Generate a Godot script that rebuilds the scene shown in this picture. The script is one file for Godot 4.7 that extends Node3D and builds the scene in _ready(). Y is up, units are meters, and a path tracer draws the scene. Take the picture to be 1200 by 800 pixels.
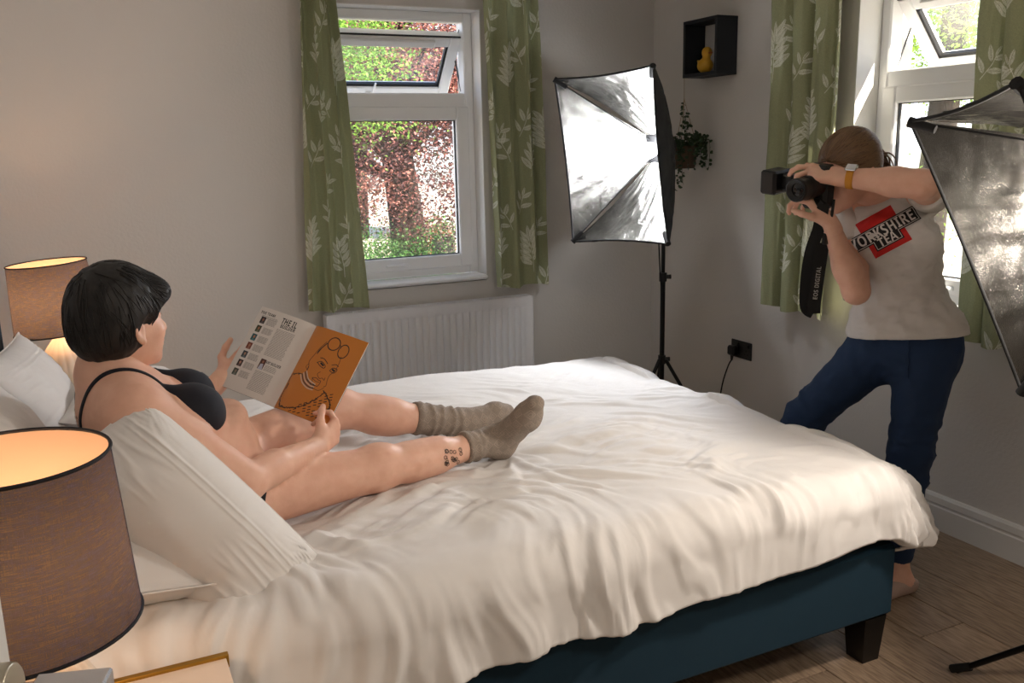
extends Node3D
# A bedroom during a photo shoot: a woman reads a magazine on a bed, a photographer takes her picture between two softboxes.

var M := {}

func _ready() -> void:
	# ---------------- camera
	var cam := Camera3D.new()
	cam.name = "camera"
	add_child(cam)
	cam.position = Vector3(0, 1.45, 0)
	cam.rotation = Vector3(-0.212195, -0.44414, -0.022496)
	cam.fov = rad_to_deg(2.0 * atan(400.0 / 1056.8))
	cam.near = 0.03
	cam.far = 200.0
	cam.current = true
	# ---------------- sky and exposure
	var env := Environment.new()
	env.background_mode = Environment.BG_SKY
	var sm := ProceduralSkyMaterial.new()
	sm.sky_top_color = Color(0.66, 0.76, 0.92)
	sm.sky_horizon_color = Color(0.97, 0.98, 1.0)
	sm.ground_horizon_color = Color(0.96, 0.96, 0.95)
	sm.ground_bottom_color = Color(0.42, 0.42, 0.36)
	sm.sky_energy_multiplier = 1.4
	sm.ground_energy_multiplier = 1.6
	var sky := Sky.new()
	sky.sky_material = sm
	env.sky = sky
	env.ambient_light_source = Environment.AMBIENT_SOURCE_SKY
	env.tonemap_mode = Environment.TONE_MAPPER_LINEAR
	env.tonemap_exposure = 1.5
	env.sdfgi_enabled = true
	env.ssao_enabled = true
	env.ssil_enabled = true
	var we := WorldEnvironment.new()
	we.name = "world_environment"
	we.environment = env
	add_child(we)
	# ---------------- sun, high over the garden on the photographer's side
	var sun := DirectionalLight3D.new()
	sun.name = "sun"
	add_child(sun)
	sun.basis = Basis.looking_at(-Vector3(0.42, 0.70, 0.58), Vector3.UP)
	sun.light_energy = 5.6
	sun.light_color = Color(1.0, 0.95, 0.86)
	sun.light_angular_distance = 0.6
	sun.shadow_enabled = true
	sun.sky_mode = DirectionalLight3D.SKY_MODE_LIGHT_ONLY
	# ---------------- what is there
	materials()
	room()
	windows()
	door()
	garden()
	bed()
	pillows()
	bedside()
	radiator()
	curtains()
	softboxes()
	added_ceiling_light()
	wall_things()
	reader()
	photographer()

# ---------------------------------------------------------------- mesh builder (triangles are stored counter-clockwise and turned on commit)
class MB:
	var v := PackedVector3Array()
	var n := PackedVector3Array()
	var uv := PackedVector2Array()
	var ix := PackedInt32Array()

	func tri(a: Vector3, b: Vector3, c: Vector3) -> void:
		var q := (b - a).cross(c - a).normalized()
		var s := v.size()
		v.append(a); v.append(b); v.append(c)
		for i in 3:
			n.append(q)
			uv.append(Vector2.ZERO)
		ix.append(s); ix.append(s + 1); ix.append(s + 2)

	func quad(a: Vector3, b: Vector3, c: Vector3, d: Vector3) -> void:
		var q := (b - a).cross(c - a) + (c - a).cross(d - a)
		q = q.normalized()
		var s := v.size()
		v.append(a); v.append(b); v.append(c); v.append(d)
		for i in 4:
			n.append(q)
		uv.append(Vector2(0, 1)); uv.append(Vector2(1, 1)); uv.append(Vector2(1, 0)); uv.append(Vector2(0, 0))
		ix.append(s); ix.append(s + 1); ix.append(s + 2)
		ix.append(s); ix.append(s + 2); ix.append(s + 3)

	# a box with chamfered edges, under a transform
	func box(c: Vector3, size: Vector3, ch := 0.0, t := Transform3D()) -> void:
		var h := size * 0.5
		if ch <= 0.0:
			for ax in 3:
				for s in [-1.0, 1.0]:
					_face(c, h, h, ax, s, t)
			return
		ch = minf(ch, minf(h.x, minf(h.y, h.z)) * 0.95)
		for ax in 3:
			for s in [-1.0, 1.0]:
				_face(c, h, h - Vector3(ch, ch, ch), ax, s, t)
		var ii := h - Vector3(ch, ch, ch)
		for ax in 3:
			var a1 := (ax + 1) % 3
			var a2 := (ax + 2) % 3
			for s1 in [-1.0, 1.0]:
				for s2 in [-1.0, 1.0]:
					var p := []
					for e in [[-1.0, 0], [1.0, 0], [1.0, 1], [-1.0, 1]]:
						var q := Vector3.ZERO
						q[ax] = e[0] * ii[ax]
						q[a1] = s1 * (h[a1] if e[1] == 0 else ii[a1])
						q[a2] = s2 * (ii[a2] if e[1] == 0 else h[a2])
						p.append(t * (c + q))
					var o := Vector3.ZERO
					o[a1] = s1
					o[a2] = s2
					_oriented(p, t.basis * o)
		for sx in [-1.0, 1.0]:
			for sy in [-1.0, 1.0]:
				for sz in [-1.0, 1.0]:
					var p2 := [t * (c + Vector3(sx * h.x, sy * ii.y, sz * ii.z)), t * (c + Vector3(sx * ii.x, sy * h.y, sz * ii.z)), t * (c + Vector3(sx * ii.x, sy * ii.y, sz * h.z))]
					_oriented(p2, t.basis * Vector3(sx, sy, sz))

	func _oriented(p: Array, out: Vector3) -> void:
		var q: Vector3 = (p[1] - p[0]).cross(p[2] - p[0])
		if q.dot(out) < 0:
			p.reverse()
		if p.size() == 3:
			tri(p[0], p[1], p[2])
		else:
			quad(p[0], p[1], p[2], p[3])

	func _face(c: Vector3, h: Vector3, ii: Vector3, ax: int, s: float, t: Transform3D) -> void:
		var a1 := (ax + 1) % 3
		var a2 := (ax + 2) % 3
		var p := []
		for e in [[-1.0, -1.0], [1.0, -1.0], [1.0, 1.0], [-1.0, 1.0]]:
			var q := Vector3.ZERO
			q[ax] = s * h[ax]
			q[a1] = e[0] * ii[a1]
			q[a2] = e[1] * ii[a2]
			p.append(t * (c + q))
		var o := Vector3.ZERO
		o[ax] = s
		_oriented(p, t.basis * o)

	# a sheet of nu x nv points with smooth normals; wrap_u / wrap_v average the normals over a doubled seam; flip turns the front
	func grid(p: PackedVector3Array, nu: int, nv: int, t: PackedVector2Array, flip := false, wrap_u := false, wrap_v := false) -> void:
		var s := v.size()
		var nn := PackedVector3Array()
		nn.resize(nu * nv)
		var tris := PackedInt32Array()
		for j in nv - 1:
			for i in nu - 1:
				var a := j * nu + i
				var b := a + 1
				var c := a + nu + 1
				var d := a + nu
				if flip:
					var x := b
					b = d
					d = x
				var q := (p[c] - p[a]).cross(p[d] - p[b])
				nn[a] += q; nn[b] += q; nn[c] += q; nn[d] += q
				tris.append(a); tris.append(b); tris.append(c)
				tris.append(a); tris.append(c); tris.append(d)
		if wrap_u:
			for j in nv:
				var m := nn[j * nu] + nn[j * nu + nu - 1]
				nn[j * nu] = m
				nn[j * nu + nu - 1] = m
		if wrap_v:
			for i in nu:
				var m2 := nn[i] + nn[(nv - 1) * nu + i]
				nn[i] = m2
				nn[(nv - 1) * nu + i] = m2
		for i in nu * nv:
			v.append(p[i])
			n.append(nn[i].normalized() if nn[i].length_squared() > 1e-20 else Vector3.UP)
			uv.append(t[i] if t.size() else Vector2.ZERO)
		for k in tris:
			ix.append(s + k)

	# a round bar along a path
	func tube(path: Array, r0: float, r1 := -1.0, sides := 8, caps := true) -> void:
		if r1 < 0:
			r1 = r0
		var m := path.size()
		var p := PackedVector3Array()
		var t := PackedVector2Array()
		var d0: Vector3 = (path[1] - path[0]).normalized()
		var u := d0.cross(Vector3.UP if absf(d0.y) < 0.9 else Vector3.RIGHT).normalized()
		for j in m:
			var d: Vector3 = (path[mini(j + 1, m - 1)] - path[maxi(j - 1, 0)]).normalized()
			u = (u - d * u.dot(d)).normalized()
			var w := d.cross(u)
			var r := lerpf(r0, r1, float(j) / (m - 1))
			for i in sides + 1:
				var a := TAU * i / sides
				p.append(path[j] + (u * cos(a) + w * sin(a)) * r)
				t.append(Vector2(float(i) / sides, float(j) / (m - 1)))
		grid(p, sides + 1, m, t, false, true)
		if caps:
			for e in [0, m - 1]:
				for i in sides - 0:
					var a3 := p[e * (sides + 1) + i]
					var b3 := p[e * (sides + 1) + i + 1]
					if e == 0:
						tri(path[e], b3, a3)
					else:
						tri(path[e], a3, b3)

	# a profile of (radius, height) pairs turned about the y axis
	func lathe(prof: Array, sides := 32, t := Transform3D(), wob = null) -> void:
		var p := PackedVector3Array()
		var q := PackedVector2Array()
		for j in prof.size():
			for i in sides + 1:
				var a := TAU * i / sides
				var r: float = prof[j].x
				if wob != null:
					r = wob.call(r, a, prof[j].y)
				p.append(t * Vector3(cos(a) * r, prof[j].y, -sin(a) * r))
				q.append(Vector2(float(i) / sides, float(j) / (prof.size() - 1)))
		grid(p, sides + 1, prof.size(), q, false, true)

	# a flat outline (counter-clockwise in xy) pushed along +z by depth, under a transform
	func prism(outline: PackedVector2Array, depth: float, t := Transform3D()) -> void:
		if not Geometry2D.is_polygon_clockwise(outline):
			outline.reverse()
		outline.reverse()
		var ids := Geometry2D.triangulate_polygon(outline)
		for k in range(0, ids.size(), 3):
			var a := outline[ids[k]]
			var b := outline[ids[k + 1]]
			var c := outline[ids[k + 2]]
			if (b - a).cross(c - a) < 0:
				var x := b
				b = c
				c = x
			tri(t * Vector3(a.x, a.y, depth), t * Vector3(b.x, b.y, depth), t * Vector3(c.x, c.y, depth))
			tri(t * Vector3(a.x, a.y, 0), t * Vector3(c.x, c.y, 0), t * Vector3(b.x, b.y, 0))
		var cw := Geometry2D.is_polygon_clockwise(outline)
		for i in outline.size():
			var a2 := outline[i]
			var b2 := outline[(i + 1) % outline.size()]
			var ccw_ok := _area(outline) > 0
			if ccw_ok:
				quad(t * Vector3(a2.x, a2.y, 0), t * Vector3(b2.x, b2.y, 0), t * Vector3(b2.x, b2.y, depth), t * Vector3(a2.x, a2.y, depth))
			else:
				quad(t * Vector3(b2.x, b2.y, 0), t * Vector3(a2.x, a2.y, 0), t * Vector3(a2.x, a2.y, depth), t * Vector3(b2.x, b2.y, depth))

	func _area(o: PackedVector2Array) -> float:
		var s := 0.0
		for i in o.size():
			s += o[i].cross(o[(i + 1) % o.size()])
		return s

	# an ellipsoid
	func blob(c: Vector3, r: Vector3, b := Basis(), nu := 16, nv := 10) -> void:
		var p := PackedVector3Array()
		for j in nv + 1:
			var f := PI * j / nv
			for i in nu + 1:
				var a := TAU * i / nu
				p.append(c + b * (Vector3(sin(f) * cos(a), -cos(f), -sin(f) * sin(a)) * r))
		grid(p, nu + 1, nv + 1, PackedVector2Array(), false, true)

	func commit(origin := Vector3.ZERO) -> ArrayMesh:
		var arr := []
		arr.resize(Mesh.ARRAY_MAX)
		var w := v
		if origin != Vector3.ZERO:
			w = Transform3D(Basis(), -origin) * v
		var f := PackedInt32Array()
		f.resize(ix.size())
		for k in range(0, ix.size(), 3):
			f[k] = ix[k]
			f[k + 1] = ix[k + 2]
			f[k + 2] = ix[k + 1]
		arr[Mesh.ARRAY_VERTEX] = w
		arr[Mesh.ARRAY_NORMAL] = n
		arr[Mesh.ARRAY_TEX_UV] = uv
		arr[Mesh.ARRAY_INDEX] = f
		var m := ArrayMesh.new()
		m.add_surface_from_arrays(Mesh.PRIMITIVE_TRIANGLES, arr)
		return m


# ---------------------------------------------------------------- signed distance bodies, meshed as surface nets
class Body:
	var kind := PackedInt32Array()
	var pa := PackedVector3Array()
	var pb := PackedVector3Array()
	var ra := PackedFloat32Array()
	var rb := PackedFloat32Array()
	var kk := PackedFloat32Array()
	var sg := PackedFloat32Array()
	var fn := PackedVector3Array()
	var ff := PackedFloat32Array()
	var inv: Array[Basis] = []
	var cut_n := PackedVector3Array()
	var cut_d := PackedFloat32Array()
	var cut_k := 0.0
	var noise: FastNoiseLite
	var amp := 0.0
	var nscale := Vector3.ONE
	var swell := 0.0

	func cap(a: Vector3, b: Vector3, r0: float, r1: float, k := 0.03, flat_n := Vector3.ZERO, flat := 1.0) -> void:
		kind.append(0); pa.append(a); pb.append(b); ra.append(r0); rb.append(r1); kk.append(k); sg.append(1.0)
		fn.append(flat_n.normalized() if flat_n != Vector3.ZERO else flat_n); ff.append(flat); inv.append(Basis())

	func ell(c: Vector3, r: Vector3, b := Basis(), k := 0.03, sign_ := 1.0) -> void:
		kind.append(1); pa.append(c); pb.append(r); ra.append(maxf(r.x, maxf(r.y, r.z))); rb.append(0.0); kk.append(k); sg.append(sign_)
		fn.append(Vector3.ZERO); ff.append(1.0); inv.append(b.transposed())

	func cut(at: Vector3, normal: Vector3) -> void:   # keeps what lies behind the plane
		var q := normal.normalized()
		cut_n.append(q)
		cut_d.append(q.dot(at))

	func at(p: Vector3, list: PackedInt32Array) -> float:
		var d := 1.0
		for i in list:
			var e: float
			if kind[i] == 0:
				var a := pa[i]
				var ab := pb[i] - a
				var t := clampf((p - a).dot(ab) / maxf(ab.length_squared(), 1e-9), 0.0, 1.0)
				var w := p - a - ab * t
				var s := ff[i]
				if s != 1.0:
					w += fn[i] * (w.dot(fn[i]) * (1.0 / s - 1.0))
					e = (w.length() - lerpf(ra[i], rb[i], t)) * s
				else:
					e = w.length() - lerpf(ra[i], rb[i], t)
			else:
				var q := inv[i] * (p - pa[i])
				var r := pb[i]
				var k0 := (q / r).length()
				var k1 := (q / (r * r)).length()
				e = k0 * (k0 - 1.0) / maxf(k1, 1e-6)
			var k := kk[i]
			if sg[i] > 0:
				var h := maxf(k - absf(d - e), 0.0) / k
				d = minf(d, e) - h * h * k * 0.25
			else:
				var h2 := maxf(k - absf(d + e), 0.0) / k
				d = maxf(d, -e) + h2 * h2 * k * 0.25
		d -= swell
		if noise:
			d += amp * noise.get_noise_3dv(p * nscale)
		for i in cut_n.size():
			d = maxf(d, cut_n[i].dot(p) - cut_d[i])
		return d

	func everything() -> PackedInt32Array:
		return PackedInt32Array(range(kind.size()))

	func onto(p: Vector3, off := 0.0) -> Vector3:
		var all := everything()
		for s in 8:
			var d := at(p, all) - off
			var g := Vector3(at(p + Vector3(0.002, 0, 0), all), at(p + Vector3(0, 0.002, 0), all), at(p + Vector3(0, 0, 0.002), all)) - Vector3.ONE * (d + off)
			if g.length() < 1e-7:
				break
			p -= g.normalized() * d
		return p

	func grad(p: Vector3) -> Vector3:
		var all := everything()
		var e := 0.003
		return Vector3(at(p + Vector3(e, 0, 0), all) - at(p - Vector3(e, 0, 0), all), at(p + Vector3(0, e, 0), all) - at(p - Vector3(0, e, 0), all), at(p + Vector3(0, 0, e), all) - at(p - Vector3(0, 0, e), all)).normalized()

	func mesh(out: MB, h: float, box := AABB()) -> void:
		var bb := AABB()
		var first := true
		var boxes: Array[AABB] = []
		for i in kind.size():
			var m := maxf(ra[i], rb[i]) + kk[i] * 0.3 + h * 2.5 + swell + amp
			var b := AABB(pa[i] - Vector3.ONE * m, Vector3.ONE * m * 2)
			if kind[i] == 0:
				b = b.merge(AABB(pb[i] - Vector3.ONE * m, Vector3.ONE * m * 2))
			boxes.append(b)
			if sg[i] > 0:
				bb = b if first else bb.merge(b)
				first = false
		if box.size != Vector3.ZERO:
			bb = bb.intersection(box)
		const B := 6
		var nb := Vector3i((bb.size / (h * B)).ceil()) + Vector3i.ONE
		var N := nb * B + Vector3i.ONE
		var vals := PackedFloat32Array()
		vals.resize(N.x * N.y * N.z)
		vals.fill(9.0)
		var sy := N.x
		var sz := N.x * N.y
		var lists := {}
		for i in kind.size():
			var lo := Vector3i(((boxes[i].position - bb.position) / (h * B)).floor()).clamp(Vector3i.ZERO, nb - Vector3i.ONE)
			var hi := Vector3i(((boxes[i].end - bb.position) / (h * B)).floor()).clamp(Vector3i.ZERO, nb - Vector3i.ONE)
			for z in range(lo.z, hi.z + 1):
				for y in range(lo.y, hi.y + 1):
					for x in range(lo.x, hi.x + 1):
						var key := x + nb.x * (y + nb.y * z)
						if not lists.has(key):
							lists[key] = PackedInt32Array()
						lists[key].append(i)
		var active := []
		for key in lists:
			var x: int = key % nb.x
			var y: int = (key / nb.x) % nb.y
			var z: int = key / (nb.x * nb.y)
			var list: PackedInt32Array = lists[key]
			var base := Vector3i(x, y, z) * B
			var c := bb.position + (Vector3(base) + Vector3.ONE * B * 0.5) * h
			if absf(at(c, list)) > h * B * 1.25 + 0.012:
				continue
			active.append(base)
			for k in B + 1:
				for j in B + 1:
					for i in B + 1:
						var id := base.x + i + (base.y + j) * sy + (base.z + k) * sz
						if vals[id] > 8.0:
							vals[id] = at(bb.position + Vector3(base.x + i, base.y + j, base.z + k) * h, list)
		var vid := {}
		var V := PackedVector3Array()
		var offs := [0, 1, sy, sy + 1, sz, sz + 1, sz + sy, sz + sy + 1]
		var edges := [0, 1, 2, 3, 4, 5, 6, 7, 0, 2, 1, 3, 4, 6, 5, 7, 0, 4, 1, 5, 2, 6, 3, 7]
		var corner := PackedVector3Array([Vector3(0, 0, 0), Vector3(1, 0, 0), Vector3(0, 1, 0), Vector3(1, 1, 0), Vector3(0, 0, 1), Vector3(1, 0, 1), Vector3(0, 1, 1), Vector3(1, 1, 1)])
		var e8 := PackedFloat32Array()
		e8.resize(8)
		for base in active:
			for k in B:
				for j in B:
					for i in B:
						var id: int = base.x + i + (base.y + j) * sy + (base.z + k) * sz
						var neg := 0
						for c in 8:
							e8[c] = vals[id + offs[c]]
							if e8[c] < 0:
								neg += 1
						if neg == 0 or neg == 8:
							continue
						var sum := Vector3.ZERO
						var cnt := 0
						for e in range(0, 24, 2):
							var a := e8[edges[e]]
							var b := e8[edges[e + 1]]
							if (a < 0) != (b < 0):
								sum += corner[edges[e]].lerp(corner[edges[e + 1]], a / (a - b))
								cnt += 1
						vid[id] = V.size()
						V.append(bb.position + (Vector3(base.x + i, base.y + j, base.z + k) + sum / cnt) * h)
		var T := PackedInt32Array()
		for id in vid:
			var inside: bool = vals[id] < 0
			for ax in 3:
				var st: int = [1, sy, sz][ax]
				if (vals[id + st] < 0) == inside:
					continue
				var o1: int = [sy, sz, 1][ax]
				var o2: int = [sz, 1, sy][ax]
				if not (vid.has(id - o1) and vid.has(id - o2) and vid.has(id - o1 - o2)):
					continue
				var a: int = vid[id]
				var b: int = vid[id - o1]
				var c: int = vid[id - o1 - o2]
				var d: int = vid[id - o2]
				if inside:
					T.append_array([a, b, c, a, c, d])
				else:
					T.append_array([a, c, b, a, d, c])
		var NN := PackedVector3Array()
		NN.resize(V.size())
		for q in range(0, T.size(), 3):
			var cr := (V[T[q + 1]] - V[T[q]]).cross(V[T[q + 2]] - V[T[q]])
			NN[T[q]] += cr; NN[T[q + 1]] += cr; NN[T[q + 2]] += cr
		var s0 := out.v.size()
		for i in V.size():
			out.v.append(V[i])
			out.n.append(NN[i].normalized())
			out.uv.append(Vector2.ZERO)
		for q in T:
			out.ix.append(s0 + q)


# ---------------------------------------------------------------- scene helpers
var taken := {}

func numbered(called: String) -> String:
	taken[called] = taken.get(called, -1) + 1
	return called if taken[called] == 0 else "%s_%03d" % [called, taken[called]]

func tag(o: Node, label: String, category: String, group := "", kind := "") -> void:
	if label: o.set_meta("label", label)
	if category: o.set_meta("category", category)
	if group: o.set_meta("group", group)
	if kind: o.set_meta("kind", kind)

func thing(called: String, label: String, category: String, at: Vector3, group := "", turn := 0.0) -> Node3D:
	var o := Node3D.new()
	o.name = numbered(called)
	add_child(o)
	o.position = at
	o.rotation.y = turn
	tag(o, label, category, group)
	return o

func top_of(o: Node3D) -> Vector3:
	var p := Vector3.ZERO
	var q: Node = o
	while q is Node3D and q != self:
		p += q.position
		q = q.get_parent()
	return p

# a part whose shape is given in room coordinates; the parents are not turned
func part(parent: Node3D, called: String, mb: MB, m: Material, label := "") -> MeshInstance3D:
	var o := MeshInstance3D.new()
	o.name = called
	o.mesh = mb.commit(top_of(parent))
	o.material_override = m
	parent.add_child(o, true)
	if label: o.set_meta("label", label)
	return o

# a part whose shape is given in its parent's own axes
func own_part(parent: Node3D, called: String, mb: MB, m: Material, label := "") -> MeshInstance3D:
	var o := MeshInstance3D.new()
	o.name = called
	o.mesh = mb.commit()
	o.material_override = m
	parent.add_child(o, true)
	if label: o.set_meta("label", label)
	return o

# a thing that is one mesh
func solo(called: String, mb: MB, m: Material, label: String, category: String, base: Vector3, group := "") -> MeshInstance3D:
	var o := MeshInstance3D.new()
	o.name = numbered(called)
	o.mesh = mb.commit(base)
	o.material_override = m
	add_child(o)
	o.position = base
	tag(o, label, category, group)
	return o

func struct(called: String, mb: MB, m: Material, parent: Node = self) -> MeshInstance3D:
	var o := MeshInstance3D.new()
	o.name = called
	o.mesh = mb.commit()
	o.material_override = m
	parent.add_child(o, true)
	if parent == self:
		o.set_meta("kind", "structure")
	return o

func mat(c: Color, rough := 0.7, metal := 0.0) -> StandardMaterial3D:
	var m := StandardMaterial3D.new()
	m.albedo_color = c
	m.roughness = rough
	m.metallic = metal
	return m

func noise_tex(freq: float, lo: Color, hi: Color, seed_ := 1, size := 512, oct := 4, mid = null) -> NoiseTexture2D:
	var f := FastNoiseLite.new()
	f.seed = seed_
	f.frequency = freq
	f.fractal_octaves = oct
	var t := NoiseTexture2D.new()
	t.width = size
	t.height = size
	t.seamless = true
	t.noise = f
	var g := Gradient.new()
	g.set_color(0, lo)
	g.set_color(1, hi)
	if mid != null:
		g.add_point(0.5, mid)
	t.color_ramp = g
	return t

func bumped(m: StandardMaterial3D, freq: float, cm: float, scale: float, seed_ := 3, oct := 3, squash := Vector3.ONE) -> StandardMaterial3D:
	m.uv1_triplanar = true
	m.uv1_scale = squash * scale
	m.heightmap_enabled = true
	m.heightmap_texture = noise_tex(freq, Color.BLACK, Color.WHITE, seed_, 512, oct)
	m.heightmap_scale = cm
	return m

func fnl(freq: float, seed_ := 1, oct := 3, ridged := false) -> FastNoiseLite:
	var f := FastNoiseLite.new()
	f.seed = seed_
	f.frequency = freq
	f.noise_type = FastNoiseLite.TYPE_SIMPLEX_SMOOTH
	f.fractal_octaves = oct
	f.fractal_type = FastNoiseLite.FRACTAL_RIDGED if ridged else (FastNoiseLite.FRACTAL_FBM if oct > 1 else FastNoiseLite.FRACTAL_NONE)
	return f

func aim(z: Vector3, up := Vector3.UP) -> Basis:   # z forward, y up
	z = z.normalized()
	var x := up.cross(z).normalized()
	return Basis(x, z.cross(x), z)

func curve(pts: Array, per := 6) -> Array:          # Catmull-Rom through the points
	var out := []
	for i in pts.size() - 1:
		var a: Vector3 = pts[maxi(i - 1, 0)]
		var b: Vector3 = pts[i]
		var c: Vector3 = pts[i + 1]
		var d: Vector3 = pts[mini(i + 2, pts.size() - 1)]
		for s in per:
			out.append(b.cubic_interpolate(c, a, d, float(s) / per))
	out.append(pts[-1])
	return out

# ---------------------------------------------------------------- drawing on images
func put(im: Image, x: int, y: int, c: Color) -> void:
	if x >= 0 and y >= 0 and x < im.get_width() and y < im.get_height():
		im.set_pixel(x, y, im.get_pixel(x, y).lerp(Color(c.r, c.g, c.b), c.a))

func line_on(im: Image, pts: Array, w: float, c: Color) -> void:
	for i in pts.size() - 1:
		var a: Vector2 = pts[i]
		var b: Vector2 = pts[i + 1]
		var lo := (a.min(b) - Vector2.ONE * (w + 1)).floor()
		var hi := (a.max(b) + Vector2.ONE * (w + 1)).ceil()
		for y in range(int(lo.y), int(hi.y) + 1):
			for x in range(int(lo.x), int(hi.x) + 1):
				var q := Geometry2D.get_closest_point_to_segment(Vector2(x, y), a, b).distance_to(Vector2(x, y))
				var k := clampf(w * 0.5 - q + 0.5, 0, 1)
				if k > 0:
					put(im, x, y, Color(c, k * c.a))

func poly_on(im: Image, pts: PackedVector2Array, c: Color) -> void:
	var lo := pts[0]
	var hi := pts[0]
	for p in pts:
		lo = lo.min(p)
		hi = hi.max(p)
	for y in range(int(lo.y), int(hi.y) + 2):
		for x in range(int(lo.x), int(hi.x) + 2):
			if Geometry2D.is_point_in_polygon(Vector2(x, y), pts):
				put(im, x, y, c)

# lettering: the triangles of a TextMesh filled into the image; xf maps metres of the text (y up, centred) to pixels
func text_on(im: Image, words: String, xf: Transform2D, c: Color, bold := false) -> void:
	var t := TextMesh.new()
	var f := SystemFont.new()
	f.font_names = PackedStringArray(["Droid Sans"])
	if bold:
		f.font_weight = 700
	t.font = f
	t.text = words
	t.font_size = 64
	t.pixel_size = 0.01
	t.depth = 0.0
	t.curve_step = 2.0
	var arr := t.get_mesh_arrays()
	var pv: PackedVector3Array = arr[Mesh.ARRAY_VERTEX]
	var id: PackedInt32Array = arr[Mesh.ARRAY_INDEX]
	var cnt := id.size() if id.size() else pv.size()
	for k in range(0, cnt - 2, 3):
		var tri_ := PackedVector2Array()
		for e in 3:
			var p := pv[id[k + e] if id.size() else k + e]
			tri_.append(xf * Vector2(p.x, -p.y))
		var lo := tri_[0].min(tri_[1]).min(tri_[2])
		var hi := tri_[0].max(tri_[1]).max(tri_[2])
		for y in range(int(floor(lo.y)), int(ceil(hi.y)) + 1):
			for x in range(int(floor(lo.x)), int(ceil(hi.x)) + 1):
				if Geometry2D.point_is_inside_triangle(Vector2(x, y), tri_[0], tri_[1], tri_[2]):
					put(im, x, y, c)

func tex(im: Image) -> ImageTexture:
	return ImageTexture.create_from_image(im)

const BACK := -4.12
const RIGHT := 2.82
const LEFT := -0.36
const FRONT := 1.3
const TOP := 2.42

func materials() -> void:
	M.wall = bumped(mat(Color(0.80, 0.785, 0.765), 0.85), 0.05, 0.06, 2.0)
	M.wall.uv1_world_triplanar = true
	M.ceiling = mat(Color(0.90, 0.89, 0.87), 0.9)
	M.trim = mat(Color(0.84, 0.83, 0.81), 0.45)
	M.upvc = mat(Color(0.96, 0.965, 0.97), 0.3)
	M.gasket = mat(Color(0.05, 0.05, 0.055), 0.6)
	M.glass = mat(Color(0.96, 0.98, 0.98, 0.06), 0.02)
	M.glass.transparency = BaseMaterial3D.TRANSPARENCY_ALPHA
	M.chrome = mat(Color(0.80, 0.80, 0.81), 0.16, 1.0)
	M.brushed = mat(Color(0.70, 0.67, 0.60), 0.34, 1.0)
	M.black = mat(Color(0.022, 0.022, 0.024), 0.42)
	M.black_rough = mat(Color(0.02, 0.02, 0.022), 0.8)
	M.black_metal = mat(Color(0.03, 0.03, 0.033), 0.35, 0.4)
	M.linen = mat(Color(0.90, 0.885, 0.87), 0.82)
	M.linen.rim_enabled = true
	M.linen.rim = 0.15
	bumped(M.linen, 0.35, 0.02, 40.0, 11, 2)
	M.teal = mat(Color(0.06, 0.25, 0.34), 0.9)
	M.teal.uv1_triplanar = true
	M.teal.uv1_scale = Vector3(9, 9, 9)
	M.teal.albedo_texture = noise_tex(0.4, Color(0.62, 0.62, 0.62), Color(1, 1, 1), 21, 512, 3)
	M.teal.heightmap_enabled = true
	M.teal.heightmap_texture = noise_tex(0.45, Color.BLACK, Color.WHITE, 22, 512, 2)
	M.teal.heightmap_scale = 0.12
	M.black_wood = mat(Color(0.028, 0.027, 0.027), 0.4)
	M.cream = mat(Color(0.90, 0.83, 0.76), 0.35)
	M.gold = mat(Color(0.66, 0.50, 0.18), 0.35, 0.7)
	M.silver = mat(Color(0.47, 0.465, 0.45), 0.24, 1.0)
	bumped(M.silver, 0.22, 0.10, 5.0, 31, 3)
	M.white_ceramic = mat(Color(0.86, 0.83, 0.77), 0.6)
	M.rad = mat(Color(0.88, 0.88, 0.89), 0.28)

func wall_with_hole(a0: float, a1: float, h0: float, h1: float, along_x: bool, inner: float, outer: float, u0: float, u1: float) -> MB:
	var mb := MB.new()
	var put_box := func(p0: float, p1: float, q0: float, q1: float):
		if along_x:
			mb.box(Vector3((p0 + p1) / 2, (q0 + q1) / 2, (inner + outer) / 2), Vector3(p1 - p0, q1 - q0, absf(inner - outer)))
		else:
			mb.box(Vector3((inner + outer) / 2, (q0 + q1) / 2, (p0 + p1) / 2), Vector3(absf(inner - outer), q1 - q0, p1 - p0))
	put_box.call(u0, a0, -0.15, TOP + 0.1)
	put_box.call(a1, u1, -0.15, TOP + 0.1)
	if h0 > -0.1:
		put_box.call(a0, a1, -0.15, h0)
	put_box.call(a0, a1, h1, TOP + 0.1)
	return mb

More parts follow.
